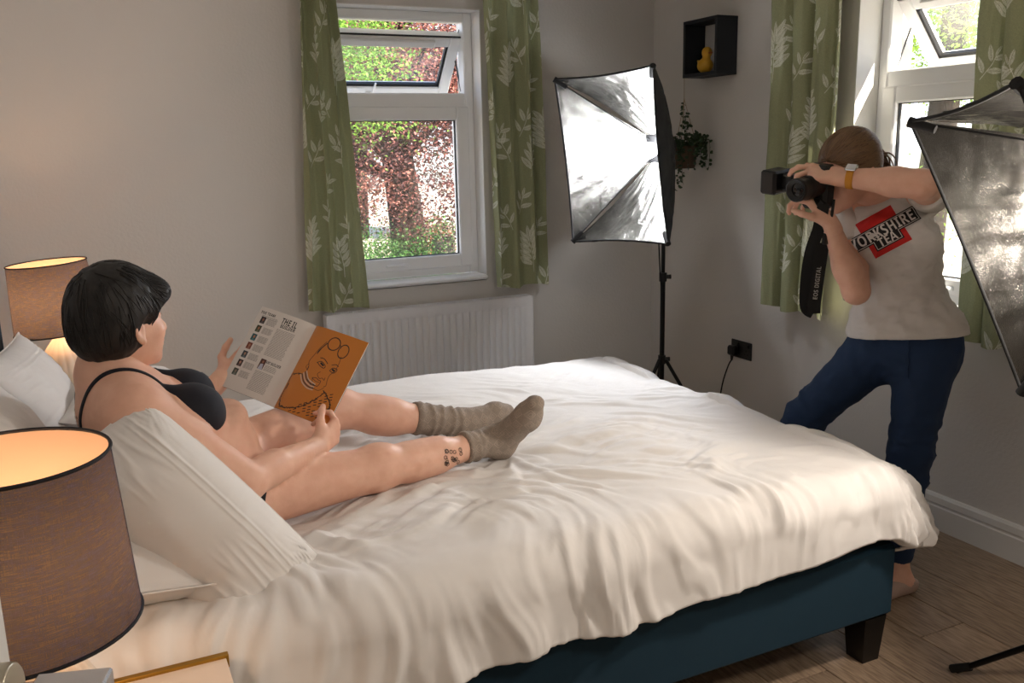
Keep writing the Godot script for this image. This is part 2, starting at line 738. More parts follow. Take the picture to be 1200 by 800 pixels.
func room() -> void:
	struct("wall_back", wall_with_hole(1.0, 1.83, 0.80, 2.09, true, BACK, BACK - 0.30, LEFT - 0.15, RIGHT), M.wall)
	struct("wall_right", wall_with_hole(-2.73, -1.93, 0.80, 2.09, false, RIGHT, RIGHT + 0.30, BACK - 0.3, FRONT + 0.15), M.wall)
	struct("wall_left", wall_with_hole(-0.14, 0.64, -0.15, 2.03, false, LEFT, LEFT - 0.12, BACK, FRONT + 0.15), M.wall)
	var mb := MB.new()
	mb.box(Vector3((LEFT + RIGHT) / 2, TOP / 2 - 0.03, FRONT + 0.07), Vector3(RIGHT - LEFT + 0.02, TOP + 0.26, 0.14))
	struct("wall_front", mb, M.wall)
	# the landing beyond the open door
	mb = MB.new()
	mb.box(Vector3(LEFT - 1.25, 1.15, 0.25), Vector3(0.1, 2.5, 2.2))
	mb.box(Vector3(LEFT - 0.68, 1.15, -0.90), Vector3(1.12, 2.5, 0.1))
	mb.box(Vector3(LEFT - 0.68, 1.15, 1.40), Vector3(1.12, 2.5, 0.1))
	struct("wall_landing", mb, M.wall)
	mb = MB.new()
	mb.box(Vector3((LEFT + RIGHT) / 2 - 0.6, TOP + 0.05, (BACK + FRONT) / 2), Vector3(RIGHT - LEFT + 1.6, 0.1, FRONT - BACK + 0.6))
	struct("ceiling", mb, M.ceiling)
	# floor: boards along z with narrow open joints over a dark screed
	mb = MB.new()
	mb.box(Vector3((LEFT + RIGHT) / 2 - 0.6, -0.09, (BACK + FRONT) / 2), Vector3(RIGHT - LEFT + 1.6, 0.14, FRONT - BACK + 0.6))
	var fl := struct("floor", mb, mat(Color(0.05, 0.042, 0.035), 0.9))
	var tones := []
	for k in 5:
		var m := mat(Color(1, 1, 1), 0.42)
		var g: float = [1.12, 1.02, 1.2, 1.07, 1.15][k]
		m.uv1_triplanar = true
		m.uv1_world_triplanar = true
		m.uv1_scale = Vector3(5.0, 5.0, 0.55)
		m.uv1_offset = Vector3(k * 0.37, 0, k * 0.21)
		m.albedo_texture = noise_tex(0.035, Color(0.38 * g, 0.31 * g, 0.25 * g), Color(0.60 * g, 0.52 * g, 0.44 * g), 41 + k, 512, 5, Color(0.51 * g, 0.435 * g, 0.36 * g))
		m.heightmap_enabled = true
		m.heightmap_texture = noise_tex(0.06, Color.BLACK, Color.WHITE, 47, 512, 3)
		m.heightmap_scale = 0.05
		tones.append(m)
	var w := 0.1835
	var rng := RandomNumberGenerator.new()
	rng.seed = 5
	var board := MB.new()
	board.box(Vector3(0, -0.01, 0), Vector3(w - 0.0028, 0.02, 1.277), 0.0012)
	var bm := board.commit()
	var x := 1.938 - w * 12.5
	var row := 0
	while x < RIGHT + 0.05:
		var z := BACK + 0.1 - (row % 3) * 0.43
		while z < FRONT + 0.6:
			var o := MeshInstance3D.new()
			o.name = "plank"
			o.mesh = bm
			o.material_override = tones[rng.randi() % 5]
			fl.add_child(o, true)
			o.position = Vector3(x, 0, z)
			z += 1.28
		x += w
		row += 1
	# skirting: a moulded board with a step and a rounded top
	var prof := PackedVector2Array([Vector2(0, 0), Vector2(0.018, 0), Vector2(0.018, 0.088), Vector2(0.0145, 0.092), Vector2(0.0145, 0.098), Vector2(0.017, 0.103), Vector2(0.014, 0.125), Vector2(0.008, 0.134), Vector2(0, 0.136)])
	mb = MB.new()
	mb.prism(prof, FRONT - BACK, Transform3D(Basis(Vector3(-1, 0, 0), Vector3(0, 1, 0), Vector3(0, 0, -1)), Vector3(RIGHT, 0, FRONT)))
	struct("baseboard_right", mb, M.trim)
	mb = MB.new()
	mb.prism(prof, RIGHT - LEFT - 0.02, Transform3D(Basis(Vector3(0, 0, 1), Vector3(0, 1, 0), Vector3(-1, 0, 0)), Vector3(RIGHT - 0.018, 0, BACK)))
	struct("baseboard_back", mb, M.trim)
	mb = MB.new()
	mb.prism(prof, -0.14 - BACK - 0.02, Transform3D(Basis(Vector3(1, 0, 0), Vector3(0, 1, 0), Vector3(0, 0, 1)), Vector3(LEFT, 0, BACK + 0.018)))
	struct("baseboard_left", mb, M.trim)

# a white plastic window in its own axes: x across (0..w), y up (0..h), z towards the room, front of the frame at z = 0
func window_unit(called: String, w: float, h: float, t: Transform3D, open_deg: float) -> void:
	var root := Node3D.new()
	root.name = called
	add_child(root)
	root.transform = t
	root.set_meta("kind", "structure")
	var fw := 0.048
	var fr := MB.new()
	var ty := 0.845            # centre of the transom
	var th := 0.075
	var rail := func(mb: MB, x0: float, x1: float, y0: float, y1: float, z0: float, z1: float, c := 0.006, xf := Transform3D()):
		mb.box(Vector3((x0 + x1) / 2, (y0 + y1) / 2, (z0 + z1) / 2), Vector3(x1 - x0, y1 - y0, absf(z1 - z0)), c, xf)
	rail.call(fr, 0, fw, 0, h, -0.07, 0)
	rail.call(fr, w - fw, w, 0, h, -0.07, 0)
	rail.call(fr, fw, w - fw, 0, fw, -0.07, 0)
	rail.call(fr, fw, w - fw, h - fw, h, -0.07, 0)
	rail.call(fr, fw, w - fw, ty - th / 2, ty + th / 2, -0.07, 0)
	own_part(root, "frame", fr, M.upvc)
	# lower casement, closed, standing a little proud
	var sx := fw - 0.012
	var sw := 0.064
	var lo := fw - 0.012
	var hi := ty - th / 2 + 0.012
	var sash := MB.new()
	rail.call(sash, sx, sx + sw, lo, hi, -0.055, 0.012)
	rail.call(sash, w - sx - sw, w - sx, lo, hi, -0.055, 0.012)
	rail.call(sash, sx + sw, w - sx - sw, lo, lo + sw, -0.055, 0.012)
	rail.call(sash, sx + sw, w - sx - sw, hi - sw, hi, -0.055, 0.012)
	var s := own_part(root, "casement", sash, M.upvc)
	var g := MB.new()
	var gx0 := sx + sw
	var gx1 := w - sx - sw
	var gy0 := lo + sw
	var gy1 := hi - sw
	rail.call(g, gx0 - 0.004, gx1 + 0.004, gy0 - 0.004, gy1 + 0.004, -0.03, -0.026, 0.0)
	own_part(s, "pane", g, M.glass)
	var k := MB.new()
	for e in [[gx0, gx0 + 0.004, gy0, gy1], [gx1 - 0.004, gx1, gy0, gy1], [gx0, gx1, gy0, gy0 + 0.004], [gx0, gx1, gy1 - 0.004, gy1]]:
		rail.call(k, e[0], e[1], e[2], e[3], -0.026, -0.012, 0.0)
	own_part(s, "gasket", k, M.gasket)
	var hd := MB.new()
	hd.box(Vector3(w * 0.52, lo + 0.03, 0.018), Vector3(0.035, 0.018, 0.012), 0.003)
	hd.box(Vector3(w * 0.52 - 0.045, lo + 0.031, 0.034), Vector3(0.12, 0.014, 0.012), 0.004)
	own_part(s, "handle", hd, M.upvc)
	# top light, hung at the top and pushed open; its head slides down as it opens
	var y0 := ty + th / 2 - 0.008
	var y1 := h - fw + 0.008
	var hh := y1 - y0
	var tx := Transform3D(Basis(Vector3.RIGHT, deg_to_rad(open_deg)), Vector3(0, y1 - 0.058, -0.05))
	var top := MB.new()
	var tw := 0.056
	var a0 := fw - 0.006
	var a1 := w - fw + 0.006
	rail.call(top, a0, a0 + tw, -hh, 0, -0.03, 0.03, 0.006, tx)
	rail.call(top, a1 - tw, a1, -hh, 0, -0.03, 0.03, 0.006, tx)
	rail.call(top, a0 + tw, a1 - tw, -hh, -hh + tw, -0.03, 0.03, 0.006, tx)
	rail.call(top, a0 + tw, a1 - tw, -tw, 0, -0.03, 0.03, 0.006, tx)
	var l := own_part(root, "top_light", top, M.upvc)
	var g2 := MB.new()
	rail.call(g2, a0 + tw - 0.004, a1 - tw + 0.004, -hh + tw - 0.004, -tw + 0.004, -0.004, 0.0, 0.0, tx)
	own_part(l, "pane", g2, M.glass)
	var k2 := MB.new()
	rail.call(k2, a0, a1, 0.0, 0.005, 0.022, 0.030, 0.0, tx)
	for e in [[a0 + tw, a0 + tw + 0.012, -hh + tw, -tw], [a1 - tw - 0.012, a1 - tw, -hh + tw, -tw], [a0 + tw, a1 - tw, -hh + tw, -hh + tw + 0.014], [a0 + tw, a1 - tw, -tw - 0.005, -tw]]:
		rail.call(k2, e[0], e[1], e[2], e[3], 0.002, 0.02, 0.0, tx)
	own_part(l, "gasket", k2, M.gasket)
	var vent := MB.new()
	rail.call(vent, a0 + tw + 0.05, a1 - tw - 0.08, -tw + 0.004, -0.014, 0.03, 0.045, 0.005, tx)
	own_part(l, "trickle_vent", vent, M.upvc)
	var h2 := MB.new()
	rail.call(h2, w * 0.42, w * 0.42 + 0.03, -hh + 0.012, -hh + 0.036, 0.03, 0.042, 0.003, tx)
	h2.tube([tx * Vector3(w * 0.42 + 0.015, -hh + 0.024, 0.045), tx * Vector3(w * 0.42 + 0.03, -hh + 0.05, 0.055), tx * Vector3(w * 0.42 + 0.036, -hh + 0.1, 0.055)], 0.006, 0.005, 6)
	own_part(l, "handle", h2, M.upvc)
	# friction stays at both ends
	for e in [a0 + 0.004, a1 - 0.004]:
		var st := MB.new()
		st.tube([Vector3(e, y0 + 0.02, -0.05), Vector3(e, y0 + hh * 0.55, -0.12), tx * Vector3(e, -hh * 0.35, -0.02)], 0.005, 0.005, 4)
		st.tube([Vector3(e, y0 + hh * 0.9, -0.045), tx * Vector3(e, -hh * 0.55, -0.02)], 0.005, 0.005, 4)
		own_part(root, "stay", st, mat(Color(0.35, 0.36, 0.37), 0.35, 0.9))
	# inner sill board with a rounded nose
	var si := MB.new()
	si.box(Vector3(w / 2, -0.012, 0.058), Vector3(w - 0.002, 0.024, 0.125), 0.008)
	own_part(root, "window_sill", si, M.upvc)
	# white painted lining of the opening
	var rv := MB.new()
	rail.call(rv, -0.001, 0.004, 0, h, 0.0, 0.10 + (0.02 if w < 0.81 else 0.0), 0.0)
	rail.call(rv, w - 0.004, w + 0.001, 0, h, 0.0, 0.10 + (0.02 if w < 0.81 else 0.0), 0.0)
	rail.call(rv, 0, w, h - 0.004, h + 0.001, 0.0, 0.10 + (0.02 if w < 0.81 else 0.0), 0.0)
	own_part(root, "reveal_lining", rv, mat(Color(0.93, 0.93, 0.92), 0.6))

func windows() -> void:
	window_unit("window_1", 0.83, 1.26, Transform3D(Basis(), Vector3(1.0, 0.83, BACK - 0.10)), 40.0)
	# turned so that its front looks into the room along -x; its x axis runs towards +z
	window_unit("window_2", 0.80, 1.26, Transform3D(Basis(Vector3(0, 0, 1), Vector3(0, 1, 0), Vector3(-1, 0, 0)), Vector3(RIGHT + 0.12, 0.83, -2.73)), 40.0)

func door() -> void:
	# the open door beside the camera
	var root := Node3D.new()
	root.name = "door_1"
	add_child(root)
	root.set_meta("kind", "structure")
	var edge := Vector3(-0.118, 0, -0.885)
	var hinge := Vector3(-0.345, 0, -0.15)
	var along := (edge - hinge).normalized()
	var out := Vector3(-along.z, 0, along.x)       # into the room
	if out.x < 0: out = -out
	root.transform = Transform3D(Basis(along, Vector3.UP, along.cross(Vector3.UP)), hinge)
	var side := signf(root.basis.z.dot(out))
	var L := hinge.distance_to(edge)
	var mb := MB.new()
	mb.box(Vector3(L / 2, 1.0, 0), Vector3(L, 1.98, 0.04), 0.003)
	own_part(root, "door_leaf", mb, mat(Color(0.80, 0.80, 0.79), 0.5))
	var h := MB.new()
	var hy := 0.992
	var hx := L - 0.045
	h.lathe([Vector2(0, 0), Vector2(0.026, 0), Vector2(0.027, 0.002), Vector2(0.027, 0.016), Vector2(0.025, 0.018), Vector2(0, 0.018)], 28, Transform3D(Basis(Vector3.RIGHT, PI / 2 * side), Vector3(hx, hy, 0.02 * side)))
	var rose := own_part(root, "handle_rose", h, M.brushed)
	var lv := MB.new()
	lv.tube([Vector3(hx, hy, 0.036 * side), Vector3(hx, hy, 0.060 * side)], 0.0085, 0.0085, 14)
	own_part(rose, "neck", lv, M.chrome)
	var l2 := MB.new()
	l2.box(Vector3(hx - 0.045, hy, 0.086 * side), Vector3(0.115, 0.020, 0.064), 0.002)
	own_part(root, "lever", l2, M.chrome)

const BED_Y := 0.592

func dips(x: float, z: float) -> float:
	var d := 0.0
	for s in [[Vector2(0.10, -2.17), Vector2(0.30, -2.17), 0.22, 0.03], [Vector2(0.3, -2.1), Vector2(0.99, -2.21), 0.10, 0.014], [Vector2(0.55, -2.32), Vector2(0.98, -2.38), 0.09, 0.012]]:
		var q := Geometry2D.get_closest_point_to_segment(Vector2(x, z), s[0], s[1]).distance_to(Vector2(x, z))
		d += s[3] * exp(-q * q / (s[2] * s[2]))
	return d

func ridge(n: float) -> float:
	var r := 1.0 - minf(absf(n) * 1.6, 1.0)
	return r * r * (3.0 - 2.0 * r)

func crest(n: float) -> float:
	var t := clampf((n - 0.02) / 0.62, 0.0, 1.0)
	return t * t * (3.0 - 2.0 * t)

func duvet_mesh() -> MB:
	var mb := MB.new()
	var n1 := fnl(1.0, 7, 1)
	var n2 := fnl(1.0, 17, 1)
	var n3 := fnl(1.0, 27, 1)
	var puff := fnl(1.4, 37, 2)
	var fine := fnl(1.0, 57, 2)
	var mask := fnl(1.1, 47, 1)
	var x0 := -0.12
	var xe := 1.90
	var zn := -1.705
	var zf := -3.17
	var step := 0.0072
	var sx1 := xe + 0.40
	var sz0 := zf - 0.36
	var sz1 := zn + 0.345
	var nu := int((sx1 - x0) / step) + 1
	var nv := int((sz1 - sz0) / step) + 1
	var P := PackedVector3Array()
	var T := PackedVector2Array()
	for j in nv:
		var sz := sz0 + (sz1 - sz0) * j / (nv - 1)
		for i in nu:
			var sx := x0 + (sx1 - x0) * i / (nu - 1)
			var ex := maxf(sx - xe, 0.0)
			var ez := sz - zn if sz > zn else (sz - zf if sz < zf else 0.0)
			var az := absf(ez)
			var e := 0.0
			var o := Vector2.ZERO
			if ex > 0.0 or az > 0.0:
				e = pow(pow(ex, 2.6) + pow(az, 2.6), 1.0 / 2.6)
				o = Vector2(ex, ez).normalized()
			# the hem: the foot end hangs a little longer and is puffed out
			var foot := 0.0 if e == 0.0 else ex / (ex + az)
			var hem := (0.276 + 0.012 * n1.get_noise_2d(sx * 3.0, 3.0) + 0.030 * clampf(1.0 - sx / 1.3, 0, 1) - 0.022 * smoothstep(1.1, 1.8, sx)) if ez >= 0 else 0.33
			hem = lerpf(hem, 0.365 + 0.015 * n1.get_noise_2d(sz * 4.0, 9.0), foot)
			var tot := lerpf(0.345, 0.40, foot)
			e = e / tot * (hem + 0.03)
			var R := lerpf(0.105, 0.135, foot)
			var out := 0.0
			var down := 0.0
			var ang := 0.0
			if e < R * PI / 2:
				ang = e / R
				out = R * sin(ang)
				down = R * (1.0 - cos(ang))
			else:
				ang = PI / 2
				var q := e - R * PI / 2
				out = R + q * lerpf(0.10, 0.28, foot) + foot * 0.03 * sin(clampf(q / (hem - R * 1.57), 0, 1) * PI)
				down = R + q * 0.985
				var over := e - hem
				if over > 0:
					out -= over * 1.3
					down -= over * 0.6
			# folds: drapes over the near side that bend towards the pillows on top, long folds along the bed, and small creases
			var d := maxf(-(sz - zn), 0.0)
			var wx := 0.06 * n2.get_noise_2d(sx * 2.3, sz * 2.3 + 4.0)
			var wz := 0.06 * n3.get_noise_2d(sx * 2.3 + 9.0, sz * 2.3)
			var psi := sx + 2.2 * d * d + wx
			var m := clampf(0.62 + 0.9 * mask.get_noise_2d(sx * 1.5 + 5.0, sz * 1.5), 0.05, 1.25)
			var m2 := clampf(0.55 + 1.0 * mask.get_noise_2d(sx * 1.3 + 55.0, sz * 1.3 + 9.0), 0.0, 1.25)
			var side := 1.0 - smoothstep(0.16, 0.42, d)
			var calm := lerpf(1.0, 0.40, smoothstep(1.75, 2.0, sx)) * lerpf(1.0, 0.30, smoothstep(0.85, 1.35, d))
			var hgt := side * m * (0.0125 * crest(n1.get_noise_2d(psi * 5.2, (sz + wz) * 1.6)) + 0.0105 * crest(n2.get_noise_2d(psi * 10.5 + 31.0, (sz + wz) * 2.4)) + 0.0058 * crest(n3.get_noise_2d(psi * 21.0 + 71.0, sz * 4.0)))
			var ac := (sz + wz) * 0.96 + sx * 0.28
			var al := sx * 0.96 - sz * 0.28
			var upper := smoothstep(0.02, 0.24, d) * calm
			hgt += upper * m2 * (0.0105 * crest(n3.get_noise_2d(ac * 5.6 + 3.0, al * 1.5)) + 0.0090 * crest(n1.get_noise_2d(ac * 11.0 + 17.0, al * 2.6 + wx * 8.0)) + 0.0062 * crest(n2.get_noise_2d(ac * 23.0, al * 5.0)))
			var a2 := (sz + wx) * 0.80 - sx * 0.60
			var l2 := (sx + wz) * 0.80 + sz * 0.60
			hgt += upper * m * (0.0075 * crest(n2.get_noise_2d(a2 * 7.0 + 41.0, l2 * 1.9)) + 0.0060 * crest(n3.get_noise_2d(a2 * 15.0 + 8.0, l2 * 3.6)))
			# small pulls round the feet
			var fr := Vector2(sx - 1.04, sz + 2.24)
			hgt += 0.0075 * crest(n1.get_noise_2d(fr.angle() * 2.6 + 60.0, fr.length() * 2.0)) * exp(-pow(fr.length() - 0.16, 2.0) / 0.02)
			hgt += 0.0014 * fine.get_noise_2d(sx * 9.0, sz * 9.0)
			# gathers where the corner is bunched
			var corner := clampf(4.0 * foot * (1.0 - foot), 0, 1) * smoothstep(0.02, 0.2, e)
			if e > 0:
				var th := atan2(ez, ex)
				hgt += corner * (0.026 * crest(n2.get_noise_2d(th * 3.6 + e * 3.0, e * 2.0)) + 0.013 * crest(n3.get_noise_2d(th * 8.0 - e * 5.0, e * 4.0)) + 0.006 * crest(n1.get_noise_2d(th * 15.0, e * 8.0)))
				hgt += foot * (1.0 - corner) * 0.014 * crest(n1.get_noise_2d(sz * 5.0, e * 1.5))
			var big := 0.014 * puff.get_noise_2d(sx, sz) - 0.012 * smoothstep(1.2, 1.9, sx)
			var px := minf(sx, xe)
			var pz := clampf(sz, zf, zn)
			var nrm := Vector3(o.x * sin(ang), cos(ang), o.y * sin(ang))
			var p := Vector3(px + o.x * out, BED_Y - down - dips(px, pz), pz + o.y * out)
			p += nrm * (hgt + big * (1.0 - 0.6 * smoothstep(0.1, 0.3, e)))
			P.append(p)
			T.append(Vector2(sx, sz))
	mb.grid(P, nu, nv, T, true)
	return mb

func bed() -> void:
	var b := thing("bed_frame", "upholstered dark teal bed frame with black tapered legs", "bed", Vector3(0.85, 0, -2.43))
	var zn := -1.642
	var zf := -3.218
	var x0 := -0.25
	var x1 := 1.955
	var mb := MB.new()
	mb.box(Vector3((x0 + x1) / 2, 0.245, zn - 0.03), Vector3(x1 - x0, 0.215, 0.06), 0.012)
	part(b, "side_rail", mb, M.teal)
	mb = MB.new()
	mb.box(Vector3((x0 + x1) / 2, 0.245, zf + 0.03), Vector3(x1 - x0, 0.215, 0.06), 0.012)
	part(b, "side_rail", mb, M.teal)
	mb = MB.new()
	mb.box(Vector3(x1 - 0.03, 0.245, (zn + zf) / 2), Vector3(0.0598, 0.214, zn - zf - 0.122), 0.010)
	part(b, "foot_rail", mb, M.teal)
	mb = MB.new()
	mb.box(Vector3(x0 - 0.045, 0.56, (zn + zf) / 2), Vector3(0.088, 0.92, zn - zf + 0.02), 0.03)
	part(b, "headboard", mb, M.teal)
	mb = MB.new()
	mb.box(Vector3((x0 + x1) / 2 - 0.03, 0.30, (zn + zf) / 2), Vector3(x1 - x0 - 0.1, 0.03, zn - zf - 0.13), 0.0)
	part(b, "slat_base", mb, M.black_wood)
	for lx in [x0 + 0.06, x1 - 0.062]:
		for lz in [zn - 0.045, zf + 0.045]:
			var l := MB.new()
			# tapered square leg
			var q := [0.042, 0.030]
			var c := Vector3(lx, 0, lz)
			var ring := []
			for e in [[0.14, 0.040], [0.0, 0.030]]:
				ring.append([c + Vector3(-e[1], e[0], e[1]), c + Vector3(e[1], e[0], e[1]), c + Vector3(e[1], e[0], -e[1]), c + Vector3(-e[1], e[0], -e[1])])
			for k in 4:
				l.quad(ring[1][k], ring[1][(k + 1) % 4], ring[0][(k + 1) % 4], ring[0][k])
			l.quad(ring[1][3], ring[1][2], ring[1][1], ring[1][0])
			l.quad(ring[0][0], ring[0][1], ring[0][2], ring[0][3])
			part(b, "leg", l, M.black_wood, "black wooden leg")
	var m2 := MB.new()
	m2.box(Vector3(0.84, 0.435, (zn + zf) / 2), Vector3(2.12, 0.236, zn - zf - 0.05), 0.045)
	solo("mattress", m2, M.linen, "white mattress on the teal bed frame, its edge showing under the duvet", "mattress", Vector3(0.84, 0.317, -2.43))
	solo("duvet", duvet_mesh(), M.linen, "rumpled white duvet spread over the whole bed", "duvet", Vector3(0.95, 0.55, -2.43))

# a filled pillow in its own axes: x wide, z high, y thick
func pillow_mesh(w: float, h: float, t: float, seed_: int, crease := 1.0, flange := 0.0, pinch := 0.06, stripe := 0.0) -> MB:
	var mb := MB.new()
	var n := fnl(1.0, seed_, 2)
	var n2 := fnl(1.0, seed_ + 5, 1)
	var nu := 72
	var nv := 60 if stripe == 0.0 else 150
	for side in [1.0, -1.0]:
		var P := PackedVector3Array()
		var T := PackedVector2Array()
		for j in nv:
			var b := -1.0 + 2.0 * j / (nv - 1)
			for i in nu:
				var a := -1.0 + 2.0 * i / (nu - 1)
				var ia := clampf((absf(a) * (w / 2) - (w / 2 - flange)) / maxf(flange, 1e-4), 0, 1) if flange > 0 else 0.0
				var aa := clampf(a / (1.0 - flange / (w / 2)), -1, 1)
				var bb := clampf(b / (1.0 - flange / (h / 2)), -1, 1)
				var f := pow(maxf((1.0 - pow(absf(aa), 2.4)) * (1.0 - pow(absf(bb), 2.4)), 0.0), 0.64)
				# sides pull in between the corners
				var x := a * w / 2 * (1.0 - pinch * (1.0 - b * b))
				var z := b * h / 2 * (1.0 - pinch * (1.0 - a * a))
				var edge := 1.0 - f
				var y := f * t / 2
				var ca := atan2((1.0 - absf(b)) * h, (1.0 - absf(a)) * w)
				var rad := Vector2((1.0 - absf(a)) * w, (1.0 - absf(b)) * h).length()
				var fold := ridge(n2.get_noise_2d(ca * 4.0 + signf(a) * 7.0 + signf(b) * 13.0, rad * 4.0)) * exp(-rad * rad / 0.02) * 0.011
				fold += ridge(n2.get_noise_2d(x * 26.0 + 3.0, z * 5.0)) * 0.004 * smoothstep(0.2, 0.7, absf(b)) * f
				fold += ridge(n2.get_noise_2d(z * 26.0 + 9.0, x * 5.0)) * 0.004 * smoothstep(0.2, 0.7, absf(a)) * f
				y += crease * (fold * minf(f * 3.0, 1.0) + 0.010 * n.get_noise_2d(x * 5.0, z * 5.0) * f)
				if stripe != 0.0:   # the stitched hem of the open end: two low ridges
					var q := (b - stripe) * h / 2
					y += 0.0028 * (exp(-q * q / 8e-6) + 0.8 * exp(-(q - 0.014) * (q - 0.014) / 8e-6)) * minf(f * 3.0, 1.0)
				P.append(Vector3(x, y * side + (0.003 * n.get_noise_2d(x * 9, z * 9) if f < 0.05 else 0.0), z))
				T.append(Vector2(a, b))
		mb.grid(P, nu, nv, T, side > 0)
	return mb

func seam_path(w: float, h: float, pinch: float) -> Array:
	var out := []
	for k in 97:
		var q := fmod(k / 96.0 * 4.0, 4.0)
		var s := int(q)
		var f := -1.0 + 2.0 * (q - s)
		var a: float = [f, 1.0, -f, -1.0][s]
		var b: float = [-1.0, f, 1.0, -f][s]
		out.append(Vector3(a * w / 2 * (1.0 - pinch * (1.0 - b * b)), 0, b * h / 2 * (1.0 - pinch * (1.0 - a * a))))
	return out

func add_pillow(label: String, w: float, h: float, t: float, xf: Transform3D, seed_: int, stripe := 0.0, flange := 0.0, pinch := 0.06) -> void:
	var p := thing("pillow", label, "pillow", xf.origin, "pillows at the head of the bed")
	p.basis = xf.basis
	own_part(p, "pillowcase", pillow_mesh(w, h, t, seed_, 1.0, flange, pinch, stripe), M.linen)
	var s := MB.new()
	s.tube(seam_path(w, h, pinch), 0.0022, 0.0022, 5, false)
	own_part(p, "seam", s, M.linen)

func pillows() -> void:
	# y axis of each basis is the pillow's thickness
	var y := Vector3(-0.02, 0.42, 0.90).normalized()
	var x := Vector3(0.60, -0.86, 0.0)
	x = (x - y * x.dot(y)).normalized()
	add_pillow("plump white pillow propped up against the woman's arm", 0.49, 0.24, 0.25, Transform3D(Basis(x, y, x.cross(y)), Vector3(0.146, 0.708, -1.872)), 101, -0.50, 0.0, -0.05)
	add_pillow("white pillow lying flat under the propped pillow, its corner pointing to the bed's edge", 0.52, 0.62, 0.21, Transform3D(Basis(Vector3.UP, deg_to_rad(8)) * Basis(Vector3(0, 0, 1), deg_to_rad(-8)), Vector3(-0.03, 0.648, -2.01)), 102, 0.0, 0.016, 0.01)
	y = Vector3(0.90, 0.42, 0.05).normalized()
	x = Vector3(0, 0.1, 1)
	x = (x - y * x.dot(y)).normalized()
	add_pillow("white pillow standing against the headboard below the farther lamp", 0.66, 0.44, 0.17, Transform3D(Basis(x, y, x.cross(y)), Vector3(-0.14, 0.735, -2.84)), 103, 0.70)
	add_pillow("white pillow lying beyond the woman's shoulder", 0.44, 0.60, 0.22, Transform3D(Basis(Vector3.UP, deg_to_rad(-6)) * Basis(Vector3(0, 0, 1), deg_to_rad(-16)), Vector3(0.135, 0.700, -2.88)), 104)
	y = Vector3(0.86, 0.5, 0.0).normalized()
	x = Vector3(0, 0, 1)
	add_pillow("white pillow squashed behind the woman's back", 0.66, 0.44, 0.15, Transform3D(Basis(x, y, x.cross(y)), Vector3(-0.155, 0.775, -2.12)), 105)

func lamp(label: String, at: Vector3, tilt: Basis, energy: float) -> void:
	# at: the middle of the foot on the bedside table; the shade's lower edge is 0.25 above it
	var l := thing("table_lamp", label, "lamp", at, "ribbed bedside lamps")
	l.basis = tilt
	var b := MB.new()
	var prof := []
	for e in [[0.0, 0.0], [0.055, 0.0], [0.062, 0.004], [0.072, 0.03], [0.083, 0.075], [0.084, 0.11], [0.076, 0.15], [0.058, 0.185], [0.036, 0.212], [0.022, 0.228], [0.018, 0.24], [0.018, 0.252], [0.0, 0.252]]:
		prof.append(Vector2(e[0], e[1]))
	b.lathe(prof, 144, Transform3D(), func(r, a, _y): return r * (1.0 + 0.045 * absf(sin(a * 9.0))))
	own_part(l, "ribbed_base", b, M.shell)
	var st := MB.new()
	st.tube([Vector3(0, 0.25, 0), Vector3(0, 0.31, 0)], 0.014, 0.014, 16)
	own_part(l, "lamp_holder", st, M.trim)
	# shade: a cream lining and a dark linen outside, both thin enough to glow
	var s0 := 0.25
	var s1 := 0.50
	for e in [["shade_lining", 0.149, 0.132, M.lining], ["lamp_shade", 0.1505, 0.1335, M.shade]]:
		var s := MB.new()
		var pts := PackedVector3Array()
		var tt := PackedVector2Array()
		for j in 9:
			for i in 97:
				var a := TAU * i / 96
				var r := lerpf(e[1], e[2], j / 8.0)
				pts.append(Vector3(cos(a) * r, lerpf(s0, s1, j / 8.0), -sin(a) * r))
				tt.append(Vector2(i / 96.0, j / 8.0))
		s.grid(pts, 97, 9, tt, e[0] == "shade_lining", true)
		own_part(l, e[0], s, e[3])
	for e in [[0.1505, s0], [0.1335, s1]]:
		var rim := MB.new()
		var ring := []
		for i in 65:
			ring.append(Vector3(cos(TAU * i / 64) * e[0], e[1], sin(TAU * i / 64) * e[0]))
		rim.tube(ring, 0.0028, 0.0028, 6, false)
		own_part(l, "shade_trim", rim, M.shade_trim)
	var wire := MB.new()
	for k in 3:
		var a := TAU * k / 3 + 0.5
		wire.tube([Vector3(cos(a) * 0.018, s0 + 0.045, sin(a) * 0.018), Vector3(cos(a) * 0.148, s0 + 0.02, sin(a) * 0.148)], 0.0016, 0.0016, 5)
	own_part(l, "shade_carrier", wire, M.black_metal)
	var bulb := MB.new()
	bulb.blob(Vector3(0, 0.365, 0), Vector3(0.029, 0.05, 0.029), Basis(), 20, 14)
	own_part(l, "bulb", bulb, M.warm_glow)
	var o := OmniLight3D.new()
	o.name = "lamp_light"
	l.add_child(o)
	o.position = Vector3(0, 0.365, 0)
	o.light_color = Color(1.0, 0.80, 0.62)
	o.light_energy = energy
	o.light_size = 0.03
	o.omni_range = 12.0
	o.omni_attenuation = 2.0
	o.shadow_enabled = true

